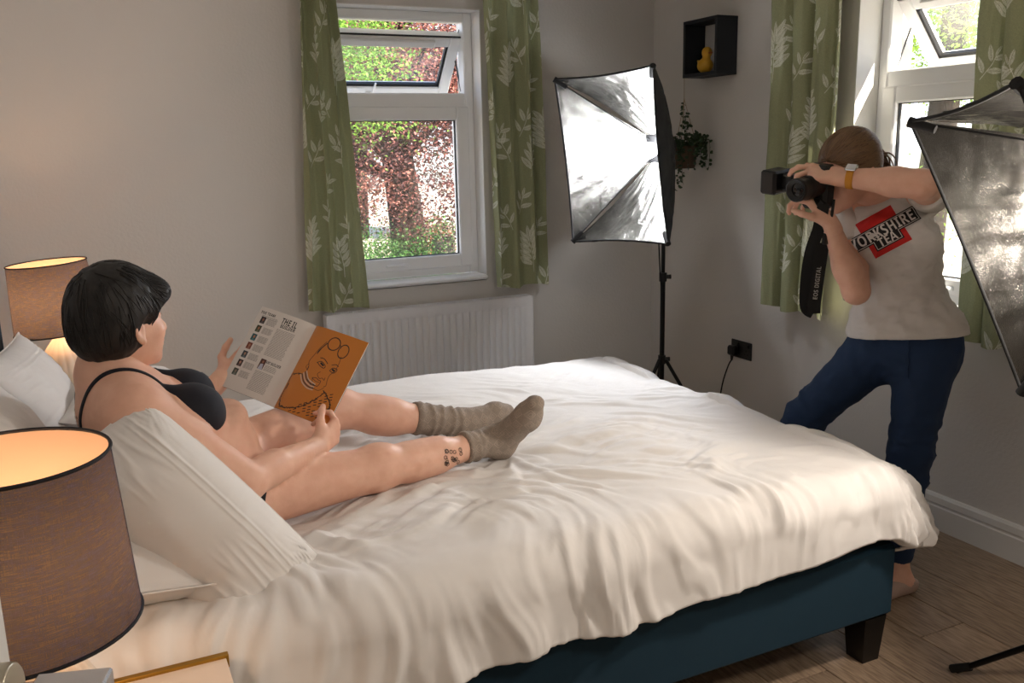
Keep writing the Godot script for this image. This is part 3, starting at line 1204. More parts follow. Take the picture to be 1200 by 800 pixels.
func bedside() -> void:
	M.shell = mat(Color(0.83, 0.80, 0.74), 0.65)
	M.lining = mat(Color(0.84, 0.73, 0.63), 0.8)
	M.lining.backlight_enabled = true
	M.lining.backlight = Color(0.85, 0.78, 0.70)
	M.shade = mat(Color(1, 1, 1), 0.9)
	var im := Image.create_empty(1536, 512, false, Image.FORMAT_RGBA8)
	var n := fnl(1.0, 3, 2)
	for y in 512:
		for x in 1536:
			# slubs along the weft, fainter ones along the warp
			var g := 0.80 + 0.50 * n.get_noise_2d((y / 2) * 7.3, x * 0.008) + 0.30 * n.get_noise_2d((x / 2) * 7.3 + 500.0, y * 0.012)
			im.set_pixel(x, y, Color(0.25 * g, 0.265 * g, 0.38 * g, clampf(0.78 + 0.14 * g, 0.0, 1.0)))
	M.shade.albedo_texture = tex(im)
	M.shade.uv1_scale = Vector3(2, 1, 1)
	M.shade.transparency = BaseMaterial3D.TRANSPARENCY_ALPHA   # light comes through between the threads
	M.shade.backlight_enabled = true
	M.shade.backlight = Color(0.98, 0.98, 0.98)
	M.shade_trim = mat(Color(0.06, 0.06, 0.09), 0.8)
	M.warm_glow = mat(Color(1, 0.9, 0.75), 0.5)
	M.warm_glow.emission_enabled = true
	M.warm_glow.emission = Color(1.0, 0.87, 0.70)
	M.warm_glow.emission_energy_multiplier = 3.0
	nightstand("cream bedside table with gold edging beside the nearer lamp", Vector3(-0.10, 0, -1.36), 0.515, 0.435, 0.55)
	nightstand("cream bedside table with gold edging below the farther lamp", Vector3(-0.10, 0, -3.66), 0.515, 0.44, 0.58)
	lamp("dark linen shaded bedside lamp in the near corner, nearest the door handle", Vector3(-0.125, 0.55, -1.36), Basis(), 0.037)
	lamp("dark linen shaded bedside lamp behind the woman's head", Vector3(-0.085, 0.58, -3.65), Basis(Vector3(0, 0, 1), deg_to_rad(3.5)) * Basis(Vector3(0, 1, 0), 0.2), 0.085)
	# a low grey box standing beyond the bed
	var g := MB.new()
	g.box(Vector3(0.325, 0.30, -3.62), Vector3(0.17, 0.60, 0.20), 0.025)
	solo("storage_box", g, mat(Color(0.30, 0.31, 0.32), 0.5), "small grey box with rounded edges standing beyond the bed", "box", Vector3(0.30, 0, -3.62))

func added_ceiling_light() -> void:
	# added fill lamp, unseen behind the camera, brightening surfaces that face it
	var at := Vector3(1.05, TOP, 0.25)
	var t := thing("added_ceiling_light", "added round ceiling lamp, out of view, filling the near end of the room", "ceiling light", at + Vector3(0, -0.09, 0))
	var b := MB.new()
	b.lathe([Vector2(0.0, -0.035), Vector2(0.20, -0.035), Vector2(0.205, -0.03), Vector2(0.205, -0.001), Vector2(0.0, -0.001)], 48, Transform3D(Basis(), at))
	part(t, "fitting", b, M.trim)
	var m := mat(Color(1, 1, 1), 0.5)
	m.emission_enabled = true
	m.emission = Color(1.0, 0.95, 0.89)
	m.emission_energy_multiplier = 2.0
	var d := MB.new()
	d.lathe([Vector2(0.0, -0.085), Vector2(0.10, -0.08), Vector2(0.17, -0.062), Vector2(0.19, -0.036), Vector2(0.0, -0.036)], 48, Transform3D(Basis(), at))
	part(t, "diffuser", d, m)
	var o := AreaLight3D.new()
	o.name = "diffuser_light"
	t.add_child(o)
	o.position = Vector3(0, -0.005, 0)
	o.rotation = Vector3(-PI / 2, 0, 0)
	o.area_size = Vector2(0.34, 0.34)
	o.light_color = Color(1.0, 0.95, 0.89)
	o.light_energy = 1.25
	o.area_range = 12.0
	o.shadow_enabled = true

func nightstand(label: String, at: Vector3, w: float, d: float, h: float) -> void:
	var t := thing("bedside_table", label, "bedside table", at, "bedside tables")
	var mb := MB.new()
	mb.box(at + Vector3(0, h - 0.009, 0), Vector3(w, 0.018, d), 0.001)
	part(t, "table_top", mb, M.cream)
	for e in [[Vector3(0, 0.003, -d / 2 - 0.005), Vector3(w + 0.01, 0.026, 0.014)], [Vector3(0, 0.003, d / 2 + 0.005), Vector3(w + 0.01, 0.026, 0.014)]]:
		var g := MB.new()
		g.box(at + Vector3(0, h - 0.010, 0) + e[0], e[1], 0.001)
		part(t, "gold_edging", g, M.gold, "gold metal edging strip")
	mb = MB.new()
	mb.box(at + Vector3(-0.005, h - 0.018 - 0.11, 0), Vector3(w - 0.03, 0.22, d - 0.02), 0.003)
	part(t, "body", mb, M.cream)
	for k in 1:
		var dr := MB.new()
		dr.box(at + Vector3(w / 2 - 0.012, h - 0.018 - 0.11, 0), Vector3(0.016, 0.19, d - 0.05), 0.002)
		var q := part(t, "drawer", dr, M.cream)
		var kn := MB.new()
		kn.tube([at + Vector3(w / 2 - 0.004, h - 0.128, 0), at + Vector3(w / 2 + 0.018, h - 0.128, 0)], 0.009, 0.012, 12)
		part(q, "knob", kn, M.gold)
	for sx in [-1, 1]:
		for sz in [-1, 1]:
			var l := MB.new()
			l.tube([at + Vector3(sx * (w / 2 - 0.05), 0, sz * (d / 2 - 0.04)), at + Vector3(sx * (w / 2 - 0.05), h - 0.238, sz * (d / 2 - 0.04))], 0.009, 0.013, 10)
			part(t, "leg", l, M.gold)

func radiator() -> void:
	var x0 := 0.985
	var x1 := 2.03
	var y0 := 0.11
	var y1 := 0.712
	var zf := -4.022
	var t := thing("radiator", "long white ribbed panel radiator under the window", "radiator", Vector3((x0 + x1) / 2, 0, BACK + 0.06))
	# front panel: vertical flutes with a flat border, one continuous sheet
	var mb := MB.new()
	var P := PackedVector3Array()
	var T := PackedVector2Array()
	var pitch := 0.0352
	var flutes := 28
	var mx := (x1 - x0 - flutes * pitch) / 2
	var xs := [x0]
	var hs := [0.0]
	for k in flutes:
		var a := x0 + mx + k * pitch
		for e in [[0.0, 0.0], [0.006, 0.010], [0.014, 0.0115], [0.020, 0.0115], [0.028, 0.010], [0.034, 0.0]]:
			xs.append(a + e[0])
			hs.append(e[1])
	xs.append(x1)
	hs.append(0.0)
	var ys := [[y0, 0.0], [y0 + 0.035, 0.0], [y0 + 0.05, 1.0], [y1 - 0.055, 1.0], [y1 - 0.042, 0.0], [y1, 0.0]]
	for e in ys:
		for i in xs.size():
			P.append(Vector3(xs[i], e[0], zf - hs[i] * e[1]))
			T.append(Vector2(xs[i], e[0]))
	mb.grid(P, xs.size(), ys.size(), T)
	part(t, "front_panel", mb, M.rad)
	for e in [[x0, 1.0], [x1, -1.0]]:
		var s := MB.new()
		s.box(Vector3(e[0] - e[1] * 0.004, (y0 + y1) / 2, zf - 0.03), Vector3(0.009, y1 - y0 + 0.004, 0.066), 0.003)
		part(t, "side_panel", s, M.rad)
	var bk := MB.new()
	bk.box(Vector3((x0 + x1) / 2, (y0 + y1) / 2, BACK + 0.035), Vector3(x1 - x0 - 0.02, y1 - y0 - 0.02, 0.012), 0.003)
	part(t, "back_panel", bk, M.rad)
	# the grille on top: two rails and cross bars
	var gr := part(t, "top_grille", _bars([[Vector3((x0 + x1) / 2, y1 + 0.001, zf - 0.004), Vector3(x1 - x0, 0.006, 0.008)], [Vector3((x0 + x1) / 2, y1 + 0.001, zf - 0.030), Vector3(x1 - x0, 0.004, 0.006)], [Vector3((x0 + x1) / 2, y1 + 0.001, zf - 0.058), Vector3(x1 - x0, 0.006, 0.008)]]), M.rad)
	var slots := 96
	var bars := []
	for k in slots:
		bars.append([Vector3(lerpf(x0 + 0.006, x1 - 0.006, (k + 0.5) / slots), y1, zf - 0.031), Vector3(0.0045, 0.004, 0.052)])
	part(gr, "grille_bars", _bars(bars), M.rad)
	var v := MB.new()
	v.tube([Vector3(x0 - 0.03, 0.0, zf - 0.03), Vector3(x0 - 0.03, 0.14, zf - 0.03)], 0.0075, 0.0075, 10)
	v.tube([Vector3(x0 - 0.03, 0.14, zf - 0.03), Vector3(x0 + 0.01, 0.14, zf - 0.03)], 0.010, 0.010, 10)
	v.tube([Vector3(x0 - 0.03, 0.14, zf - 0.03), Vector3(x0 - 0.03, 0.22, zf - 0.03)], 0.020, 0.017, 14)
	part(t, "valve", v, M.trim)
	for e in [x0 + 0.15, x1 - 0.15]:
		var br := MB.new()
		br.box(Vector3(e, 0.5, BACK + 0.018), Vector3(0.03, 0.3, 0.030), 0.002)
		part(t, "bracket", br, M.rad)

func _bars(list: Array) -> MB:
	var mb := MB.new()
	for e in list:
		mb.box(e[0], e[1], 0.0)
	return mb

# ---------------------------------------------------------------- curtains
func leaf_on(im: Image, base: Vector2, dir: Vector2, len_: float, wid: float, c: Color, n: FastNoiseLite) -> void:
	var side := Vector2(-dir.y, dir.x)
	var W := im.get_width()
	var H := im.get_height()
	var r := int(len_) + 3
	for y in range(int(base.y) - r, int(base.y) + r):
		for x in range(int(base.x) - r, int(base.x) + r):
			var q := Vector2(x, y) - base
			var u := q.dot(dir) / len_
			if u < 0.0 or u > 1.0:
				continue
			var w := wid * pow(sin(PI * pow(u, 0.8)), 0.75)
			var s := absf(q.dot(side))
			if s < w and s > 0.6:
				# hatched like a lino print
				var k := 0.72 + 0.6 * n.get_noise_2d(x * 1.1, y * 2.6)
				if k > 0.40:
					var px := posmod(x, W)
					var py := posmod(y, H)
					im.set_pixel(px, py, im.get_pixel(px, py).lerp(c, clampf(k, 0.0, 1.0)))

func curtain_cloth() -> ImageTexture:
	var W := 640
	var H := 1024
	var im := Image.create_empty(W, H, false, Image.FORMAT_RGB8)
	var n := fnl(1.0, 91, 2)
	for y in H:
		for x in W:
			var g := 1.0 + 0.05 * n.get_noise_2d(x * 0.9, y * 0.12) + 0.05 * n.get_noise_2d(x * 0.12, y * 0.9)
			im.set_pixel(x, y, Color(0.60 * g, 0.615 * g, 0.475 * g))
	var c := Color(0.91, 0.915, 0.865)
	# sprigs: [x, y, height, lean, pairs, kind]
	var sprigs := [[110, 250, 190, 0.10, 5], [400, 150, 105, -0.5, 2], [560, 330, 185, -0.12, 5], [300, 420, 120, 0.45, 2], [110, 560, 110, -0.35, 2], [430, 640, 195, 0.05, 5], [600, 640, 100, 0.5, 2], [230, 760, 115, 0.35, 2], [60, 880, 190, -0.05, 5], [400, 900, 120, -0.45, 2], [570, 960, 170, 0.2, 4], [250, 1010, 100, 0.55, 2], [250, 90, 100, -0.2, 2], [330, 290, 150, -0.1, 4], [500, 90, 110, 0.3, 2], [20, 420, 120, 0.3, 2], [220, 560, 160, 0.15, 4], [540, 520, 105, -0.4, 2], [320, 720, 100, -0.5, 2], [520, 800, 120, 0.4, 2], [150, 690, 100, 0.6, 2], [160, 900, 110, 0.4, 2], [620, 200, 105, 0.5, 2], [330, 840, 105, 0.5, 2]]
	for s in sprigs:
		var up := Vector2(sin(s[3]), -cos(s[3]))
		var base := Vector2(s[0], s[1])
		var hgt: float = s[2]
		for k in int(hgt * 0.75):
			for e in [0, 1]:
				var p: Vector2 = base + up * k + Vector2(-up.y, up.x) * (4.0 * sin(k * 0.03) + e - 0.5)
				im.set_pixel(posmod(int(p.x), W), posmod(int(p.y), H), c)
		for k in s[4]:
			var f: float = 0.22 + 0.6 * k / maxf(1.0, s[4] - 0.3)
			var L: float = hgt * (0.40 if s[4] > 3 else 0.48) * (1.0 - 0.25 * f)
			for sd in [-1.0, 1.0]:
				var d := up.rotated(sd * lerpf(1.15, 0.45, f))
				leaf_on(im, base + up * hgt * (f + 0.05 * sd) + d * 4.0, d, L * 1.1, L * 0.19, c, n)
		leaf_on(im, base + up * hgt * 0.72, up, hgt * 0.34, hgt * 0.045, c, n)
	return tex(im)

# top and bottom: [start, end] along the wall; the cloth hangs in folds that are drawn together at the top
func curtain(label: String, a_top: Vector2, a_bot: Vector2, y_top: float, y_bot: float, along_x: bool, plane: float, folds: float, depth: float, seed_: int, slide: float, into: float) -> void:
	var mb := MB.new()
	var n := fnl(1.0, seed_, 2)
	var nu := 150
	var nv := 60
	var P := PackedVector3Array()
	var T := PackedVector2Array()
	for j in nv:
		var v := float(j) / (nv - 1)
		var y := lerpf(y_bot, y_top, v)
		for i in nu:
			var u := float(i) / (nu - 1)
			var lo := lerpf(a_bot.x, a_top.x, pow(v, 1.25))
			var hi := lerpf(a_bot.y, a_top.y, pow(v, 1.25))
			var uu := u + 0.035 * n.get_noise_2d(u * 3.0, v * 1.1)
			var ph := TAU * folds * uu + 0.8 * n.get_noise_1d(v * 1.2 + seed_)
			var wide := 0.5 + 0.5 * sin(ph)
			var off := depth * (pow(wide, 0.65) - 0.5) * (0.75 + 0.4 * n.get_noise_2d(u * 4.0, 7.0 + v * 0.6)) + 0.006 * n.get_noise_2d(u * 12.0, v * 5.0)
			# a fold leans over its neighbour
			var a := lerpf(lo, hi, u) + 0.010 * cos(ph) * (1.0 if along_x else -1.0)
			var yy := y + (0.008 * sin(ph * 0.5 + 1.0) if j < 3 else 0.0)
			if along_x:
				P.append(Vector3(a, yy, plane + off))
			else:
				P.append(Vector3(plane - off, yy, a))
			T.append(Vector2(u * into * 0.68 + slide, -y / 1.23))
	mb.grid(P, nu, nv, T, not along_x)
	var base := Vector3((a_bot.x + a_bot.y) / 2, y_bot, plane) if along_x else Vector3(plane, y_bot, (a_bot.x + a_bot.y) / 2)
	solo("curtain", mb, M.curtain, label, "curtain", base, "sage green leaf-print curtains")

func curtains() -> void:
	M.curtain = mat(Color(1, 1, 1), 0.85)
	M.curtain.albedo_texture = curtain_cloth()
	M.curtain.backlight_enabled = true
	M.curtain.backlight = Color(0.5, 0.5, 0.5)
	curtain("sage green leaf-print curtain above the radiator, nearest the bedside lamps", Vector2(0.962, 1.087), Vector2(0.895, 1.180), 2.30, 0.735, true, -4.045, 3.0, 0.07, 5, 0.1, 0.95)
	curtain("sage green leaf-print curtain between the back window and the lit softbox", Vector2(1.795, 2.088), Vector2(1.838, 2.128), 2.30, 0.765, true, -4.045, 3.0, 0.065, 6, 0.4, 1.0)
	curtain("sage green leaf-print curtain behind the photographer's camera", Vector2(-3.12, -2.70), Vector2(-3.10, -2.735), 2.30, 0.735, false, 2.735, 3.2, 0.07, 7, 0.62, 1.15)
	curtain("sage green leaf-print curtain hanging behind the photographer's back", Vector2(-2.125, -1.80), Vector2(-2.105, -1.80), 2.30, 0.755, false, 2.735, 3.3, 0.05, 8, 0.2, 1.0)
	# the poles above, out of the picture
	for e in [[Vector3(0.78, 2.32, -4.045), Vector3(2.25, 2.32, -4.045), "black curtain pole over the back window"], [Vector3(2.735, 2.32, -3.25), Vector3(2.735, 2.32, -1.55), "black curtain pole over the side window"]]:
		var t := thing("curtain_pole", e[2], "curtain pole", (e[0] + e[1]) / 2, "curtain poles")
		var mb := MB.new()
		mb.tube([e[0], e[1]], 0.012, 0.012, 12)
		part(t, "rod", mb, M.black_metal)
		for q in [e[0], e[1]]:
			var f := MB.new()
			f.blob(q, Vector3.ONE * 0.022, Basis(), 12, 8)
			part(t, "finial", f, M.black_metal)
			var b := MB.new()
			var inw: Vector3 = q + (e[1] - e[0]).normalized() * (0.06 if q == e[0] else -0.06)
			b.tube([inw, Vector3(inw.x, inw.y, BACK) if e[0].z < -4 else Vector3(RIGHT, inw.y, inw.z)], 0.006, 0.006, 8)
			part(t, "bracket", b, M.black_metal)

# ---------------------------------------------------------------- softboxes
func softbox(label: String, xf: Transform3D, w: float, h: float, d: float, stand: Vector3, glow: Color, energy: float, bulb_at: float, seed_: int, feet: Array) -> void:
	# xf: middle of the opening, x right and y up seen from the front, z out of the opening
	var t := thing("softbox_light", label, "studio light", Vector3(stand.x, 0, stand.z), "softboxes on stands")
	var n := fnl(1.0, seed_, 2)
	var tip := 0.05
	var sides := [[Vector2(-1, 1), Vector2(1, 1)], [Vector2(1, 1), Vector2(1, -1)], [Vector2(1, -1), Vector2(-1, -1)], [Vector2(-1, -1), Vector2(-1, 1)]]
	for s in sides:
		for skin in 2:
			var P := PackedVector3Array()
			var T := PackedVector2Array()
			var nu := 41
			var nv := 33
			var mid: Vector2 = (s[0] + s[1]) * 0.5
			for j in nv:
				var v := float(j) / (nv - 1)
				for i in nu:
					var u := float(i) / (nu - 1)
					var f: Vector2 = s[0].lerp(s[1], u)
					var rim := Vector2(f.x * w / 2, f.y * h / 2)
					# the rim sags in between the rods
					rim -= mid * 0.012 * sin(PI * u) * (1.0 - v)
					var back := f * tip
					var q := rim.lerp(back, v)
					# cloth belly between the rods
					var bow := 0.030 * sin(PI * v) * (0.4 + 0.6 * sin(PI * u))
					var wr := 0.007 * n.get_noise_2d(u * 9.0 + mid.x * 7.0, v * 2.2 + mid.y * 5.0) * sin(PI * u) + 0.004 * ridge(n.get_noise_2d(u * 5.0, v * 9.0 + mid.y * 3.0)) * sin(PI * v)
					q += mid * (bow + wr + (0.004 if skin == 0 else 0.0))
					P.append(xf * Vector3(q.x, q.y, -d * (1.0 - pow(1.0 - v, 1.12))))
					T.append(Vector2(u, v))
			var mb := MB.new()
			mb.grid(P, nu, nv, T, skin == 0)
			part(t, "black_cover" if skin == 0 else "silver_lining", mb, M.black_rough if skin == 0 else M.silver, "" if skin == 0 else "crinkled silver lining panel")
	# edge binding
	var rimp := []
	for s in sides:
		for k in 12:
			var u := k / 12.0
			var f: Vector2 = s[0].lerp(s[1], u)
			var mid: Vector2 = (s[0] + s[1]) * 0.5
			var q := Vector2(f.x * w / 2, f.y * h / 2) - mid * 0.012 * sin(PI * u)
			rimp.append(xf * Vector3(q.x, q.y, 0.0))
	rimp.append(rimp[0])
	var rm := MB.new()
	rm.tube(rimp, 0.0045, 0.0045, 6, false)
	part(t, "edge_binding", rm, M.black_rough)
	for c in [Vector2(-1, 1), Vector2(1, 1), Vector2(1, -1), Vector2(-1, -1)]:
		var rod := MB.new()
		rod.tube([xf * Vector3(c.x * (w / 2 - 0.006), c.y * (h / 2 - 0.006), -0.004), xf * Vector3(c.x * tip * 0.8, c.y * tip * 0.8, -d + 0.01)], 0.0028, 0.0028, 6)
		part(t, "rod", rod, M.black_metal)
		var cp := MB.new()
		cp.tube([xf * Vector3(c.x * w / 2, c.y * h / 2, 0.004), xf * Vector3(c.x * (w / 2 - 0.035), c.y * (h / 2 - 0.04), -0.03)], 0.013, 0.010, 10)
		part(t, "corner_cap", cp, M.black_rough)
	# holder, bulb and light
	var ax := xf.basis.z
	var apex := xf.origin - ax * d
	var hd := MB.new()
	hd.tube([apex - ax * 0.09, apex + ax * 0.015], 0.034, 0.030, 18)
	part(t, "lamp_holder", hd, M.black)
	var rg := MB.new()
	rg.box(Vector3(0, 0, -d + 0.002), Vector3(0.125, 0.125, 0.014), 0.004, xf)
	part(t, "mounting_plate", rg, M.black_metal)
	var neck := MB.new()
	neck.tube([apex + ax * 0.012, apex + ax * (bulb_at - 0.085)], 0.020, 0.026, 14)
	part(t, "bulb_base", neck, M.trim)
	var gm := mat(Color(1, 1, 1), 0.5)
	gm.emission_enabled = true
	gm.emission = glow
	gm.emission_energy_multiplier = 9.0
	var b := MB.new()
	# a folded tube bulb: a long rounded body
	var q0 := apex + ax * bulb_at
	b.blob(q0, Vector3(0.036, 0.036, 0.085), Basis(xf.basis.x, xf.basis.y, xf.basis.z), 18, 14)
	part(t, "bulb", b, gm)
	var o := OmniLight3D.new()
	o.name = "bulb_light"
	t.add_child(o)
	o.position = q0 - t.position
	o.light_color = glow
	o.light_energy = energy
	o.light_size = 0.055
	o.omni_range = 14.0
	o.omni_attenuation = 2.0
	o.shadow_enabled = true
	# stand
	var top := apex - ax * 0.06
	var pole := MB.new()
	var pt := Vector3(stand.x, top.y - 0.03, stand.z)
	pole.tube([Vector3(stand.x, 0.16, stand.z), Vector3(stand.x, 0.85, stand.z)], 0.0115, 0.0115, 12)
	pole.tube([Vector3(stand.x, 0.84, stand.z), pt], 0.009, 0.009, 12)
	part(t, "pole", pole, M.black_metal)
	var tl := MB.new()
	tl.box(pt.lerp(top, 0.5), Vector3(0.03, 0.07, 0.04), 0.005)
	tl.tube([pt, top], 0.012, 0.012, 10)
	part(t, "tilt_bracket", tl, M.black)
	for y in [0.85, stand.y]:
		var c := MB.new()
		c.tube([Vector3(stand.x, y - 0.02, stand.z), Vector3(stand.x, y + 0.02, stand.z)], 0.018, 0.018, 12)
		c.tube([Vector3(stand.x + 0.01, y, stand.z), Vector3(stand.x + 0.036, y, stand.z + 0.012)], 0.009, 0.011, 8)
		part(t, "collar", c, M.black)
	for f in feet:
		var foot: Vector3 = f
		var lg := MB.new()
		lg.tube([Vector3(stand.x, stand.y, stand.z).lerp(Vector3(foot.x, stand.y, foot.z), 0.06), foot + Vector3(0, 0.012, 0)], 0.0085, 0.0085, 10)
		var leg := part(t, "leg", lg, M.black_metal)
		var ft := MB.new()
		ft.tube([foot.lerp(Vector3(stand.x, foot.y, stand.z), -0.03) + Vector3(0, 0.011, 0), foot.lerp(Vector3(stand.x, foot.y + stand.y, stand.z), 0.07) + Vector3(0, 0.011, 0)], 0.0115, 0.0115, 10)
		part(leg, "rubber_foot", ft, M.black_rough)
		var br := MB.new()
		br.tube([Vector3(stand.x, 0.17, stand.z), foot.lerp(Vector3(stand.x, stand.y, stand.z), 0.45) + Vector3(0, 0.01, 0)], 0.005, 0.005, 6)
		part(t, "brace", br, M.black_metal)
	var cb := MB.new()
	cb.tube(curve([top - ax * 0.03, Vector3(stand.x - 0.035, top.y - 0.25, stand.z + 0.01), Vector3(stand.x - 0.03, 0.95, stand.z + 0.012), Vector3(stand.x - 0.012, 0.72, stand.z + 0.012), Vector3(stand.x - 0.013, 0.45, stand.z + 0.012), Vector3(stand.x - 0.03, 0.05, stand.z + 0.03), Vector3(stand.x + 0.02, 0.006, stand.z + 0.10)], 8), 0.0032, 0.0032, 6)
	part(t, "power_cable", cb, M.black_rough)

func softboxes() -> void:
	var xf := Transform3D(Basis.from_euler(Vector3(0.119, -1.195, 0.037)), Vector3(2.022, 1.389, -3.26))
	softbox("lit softbox glowing white on a black stand in the corner", xf, 0.5, 0.7, 0.36, Vector3(2.405, 0.46, -3.42), Color(0.97, 0.98, 1.0), 0.95, 0.10, 61, [Vector3(2.60, 0, -3.20), Vector3(2.55, 0, -3.72), Vector3(2.15, 0, -3.40)])
	xf = Transform3D(Basis.from_euler(Vector3(0.407, -2.025, 0.12)), Vector3(1.763, 1.197, -1.23))
	softbox("tilted softbox with crinkled silver inside, its stand foot on the floor near the bed leg", xf, 0.5, 0.7, 0.40, Vector3(2.17, 0.42, -1.02), Color(1.0, 0.95, 0.90), 0.52, 0.17, 62, [Vector3(2.05, 0, -1.50), Vector3(2.60, 0, -0.85), Vector3(1.90, 0, -0.66)])

# ---------------------------------------------------------------- things on the right wall
func wall_things() -> void:
	# open box shelf
	var dark := mat(Color(0.05, 0.072, 0.10), 0.55)
	var s := thing("wall_shelf", "dark square open box shelf fixed to the wall", "shelf", Vector3(2.76, 1.755, -3.575))
	var x0 := 2.70
	for e in [["bottom_board", Vector3(2.76, 1.763, -3.575), Vector3(0.118, 0.016, 0.255)], ["top_board", Vector3(2.76, 2.004, -3.575), Vector3(0.118, 0.016, 0.255)], ["side_board", Vector3(2.76, 1.8835, -3.694), Vector3(0.118, 0.225, 0.016)], ["side_board", Vector3(2.76, 1.8835, -3.456), Vector3(0.118, 0.225, 0.016)]]:
		var mb := MB.new()
		mb.box(e[1], e[2], 0.001)
		part(s, e[0], mb, dark)
	# a little yellow bird on it
	var y := 1.771
	var at := Vector3(2.748, y, -3.590)
	var d := thing("duck_ornament", "small yellow duck ornament sitting in the box shelf", "ornament", at)
	var b := Body.new()
	b.ell(at + Vector3(0, 0.034, 0), Vector3(0.034, 0.035, 0.042), Basis(), 0.015)
	b.ell(at + Vector3(0, 0.092, 0.012), Vector3(0.024, 0.026, 0.026), Basis(), 0.018)
	b.cap(at + Vector3(0, 0.045, -0.035), at + Vector3(0, 0.060, -0.056), 0.012, 0.005, 0.015)
	b.cut(at, Vector3(0, -1, 0))
	var mb2 := MB.new()
	b.mesh(mb2, 0.004)
	var yel := mat(Color(0.80, 0.60, 0.13), 0.5)
	part(d, "body", mb2, yel)
	var bk := MB.new()
	bk.blob(at + Vector3(-0.002, 0.088, 0.040), Vector3(0.010, 0.005, 0.013))
	part(d, "beak", bk, mat(Color(0.72, 0.38, 0.10), 0.5))
	# hanging plant on a cord from the shelf
	var pc := Vector3(2.70, 1.39, -3.675)
	var h := thing("hanging_plant", "trailing green plant in a woven pot hanging below the box shelf", "plant", pc + Vector3(0, -0.06, 0))
	var pot := MB.new()
	var prof := []
	for e in [[0.0, -0.060], [0.045, -0.060], [0.052, -0.05], [0.060, 0.0], [0.062, 0.045], [0.060, 0.048], [0.057, 0.045], [0.052, 0.02], [0.0, 0.02]]:
		prof.append(Vector2(e[0], e[1]))
	pot.lathe(prof, 40, Transform3D(Basis(), pc), func(r, a, yy): return r * (1.0 + 0.02 * sin(a * 20.0 + yy * 240.0)))
	part(h, "woven_pot", pot, bumped(mat(Color(0.36, 0.29, 0.23), 0.9), 0.3, 0.3, 20.0, 71))
	var cord := MB.new()
	var knot := Vector3(2.703, 1.755, -3.690)
	for k in 3:
		var a := TAU * k / 3 + 0.4
		cord.tube([pc + Vector3(cos(a) * 0.06, 0.045, sin(a) * 0.06), Vector3(2.703, 1.66, -3.688), knot], 0.0016, 0.0016, 5)
	cord.tube([pc + Vector3(0.0, 0.02, 0.0), Vector3(2.703, 1.66, -3.688)], 0.001, 0.001, 4)
	part(h, "hanger_cord", cord, mat(Color(0.62, 0.56, 0.46), 0.9))
	var rng := RandomNumberGenerator.new()
	rng.seed = 77
	var leaves := MB.new()
	var stems := MB.new()
	var put_leaf := func(p: Vector3, dir: Vector3, size: float):
		var sd := dir.cross(Vector3(rng.randf_range(-1, 1), rng.randf_range(-1, 1), rng.randf_range(-1, 1))).normalized()
		var nn := dir.cross(sd)
		var pts := []
		for k in 7:
			var aa := TAU * k / 7
			pts.append(p + dir * size * (0.5 - 0.5 * cos(aa)) + sd * size * 0.42 * sin(aa) + nn * size * 0.1 * sin(aa) * sin(aa))
		for k in range(1, 6):
			leaves.tri(pts[0], pts[k], pts[k + 1])
	var runs := []
	for k in 34:
		var a := rng.randf() * TAU
		var r0 := pc + Vector3(cos(a) * 0.04, 0.04, sin(a) * 0.04)
		var L := rng.randf_range(0.05, 0.13)
		runs.append([r0, pc + Vector3(cos(a) * (0.05 + L * 0.5), 0.06 + rng.randf_range(-0.02, 0.05), sin(a) * (0.05 + L * 0.5)), pc + Vector3(cos(a) * (0.06 + L * 0.45), 0.04 - L * rng.randf_range(0.2, 0.9), sin(a) * (0.06 + L * 0.45))])
	# climbers up the cord and trailing stems below
	for k in 3:
		runs.append([pc + Vector3(0.01, 0.03, 0.02), pc + Vector3(-0.01, 0.14, 0.005 + 0.012 * k), pc + Vector3(0.0, 0.245 - 0.05 * k, -0.010 + 0.025 * k)])
	for k in 4:
		runs.append([pc + Vector3(-0.03, 0.04, 0.03), pc + Vector3(-0.05, -0.06, 0.052 - 0.03 * k), pc + Vector3(-0.045, -0.125 - 0.022 * (k % 3), 0.05 - 0.032 * k)])
	for r in runs:
		var path := curve(r, 6)
		stems.tube(path, 0.0014, 0.0008, 4)
		for q in range(1, path.size()):
			for e in 2:
				var dv := Vector3(rng.randf_range(-1, 1), rng.randf_range(-0.7, 0.6), rng.randf_range(-1, 1)).normalized()
				put_leaf.call(path[q], dv, rng.randf_range(0.012, 0.022))
	part(h, "stems", stems, mat(Color(0.16, 0.20, 0.10), 0.7))
	var lf := part(h, "foliage", leaves, mat(Color(0.15, 0.24, 0.13), 0.55))
	lf.set_meta("kind", "stuff")
	# double socket with a plug
	var metal := mat(Color(0.28, 0.275, 0.27), 0.36, 0.9)
	var so := thing("wall_socket", "brushed metal double wall socket", "socket", Vector3(RIGHT, 0.472, -3.348))
	var pl := MB.new()
	pl.box(Vector3(RIGHT - 0.004, 0.472, -3.348), Vector3(0.008, 0.086, 0.147), 0.003)
	part(so, "face_plate", pl, metal)
	for z in [-3.385, -3.31]:
		var sw := MB.new()
		sw.box(Vector3(RIGHT - 0.010, 0.495, z + 0.016), Vector3(0.007, 0.018, 0.011), 0.002)
		part(so, "switch", sw, M.black)
		var hl := MB.new()
		hl.box(Vector3(RIGHT - 0.0085, 0.472, z), Vector3(0.001, 0.009, 0.004), 0.0)
		hl.box(Vector3(RIGHT - 0.0085, 0.455, z - 0.011), Vector3(0.001, 0.004, 0.007), 0.0)
		hl.box(Vector3(RIGHT - 0.0085, 0.455, z + 0.011), Vector3(0.001, 0.004, 0.007), 0.0)
		part(so, "pin_holes", hl, M.black_rough)
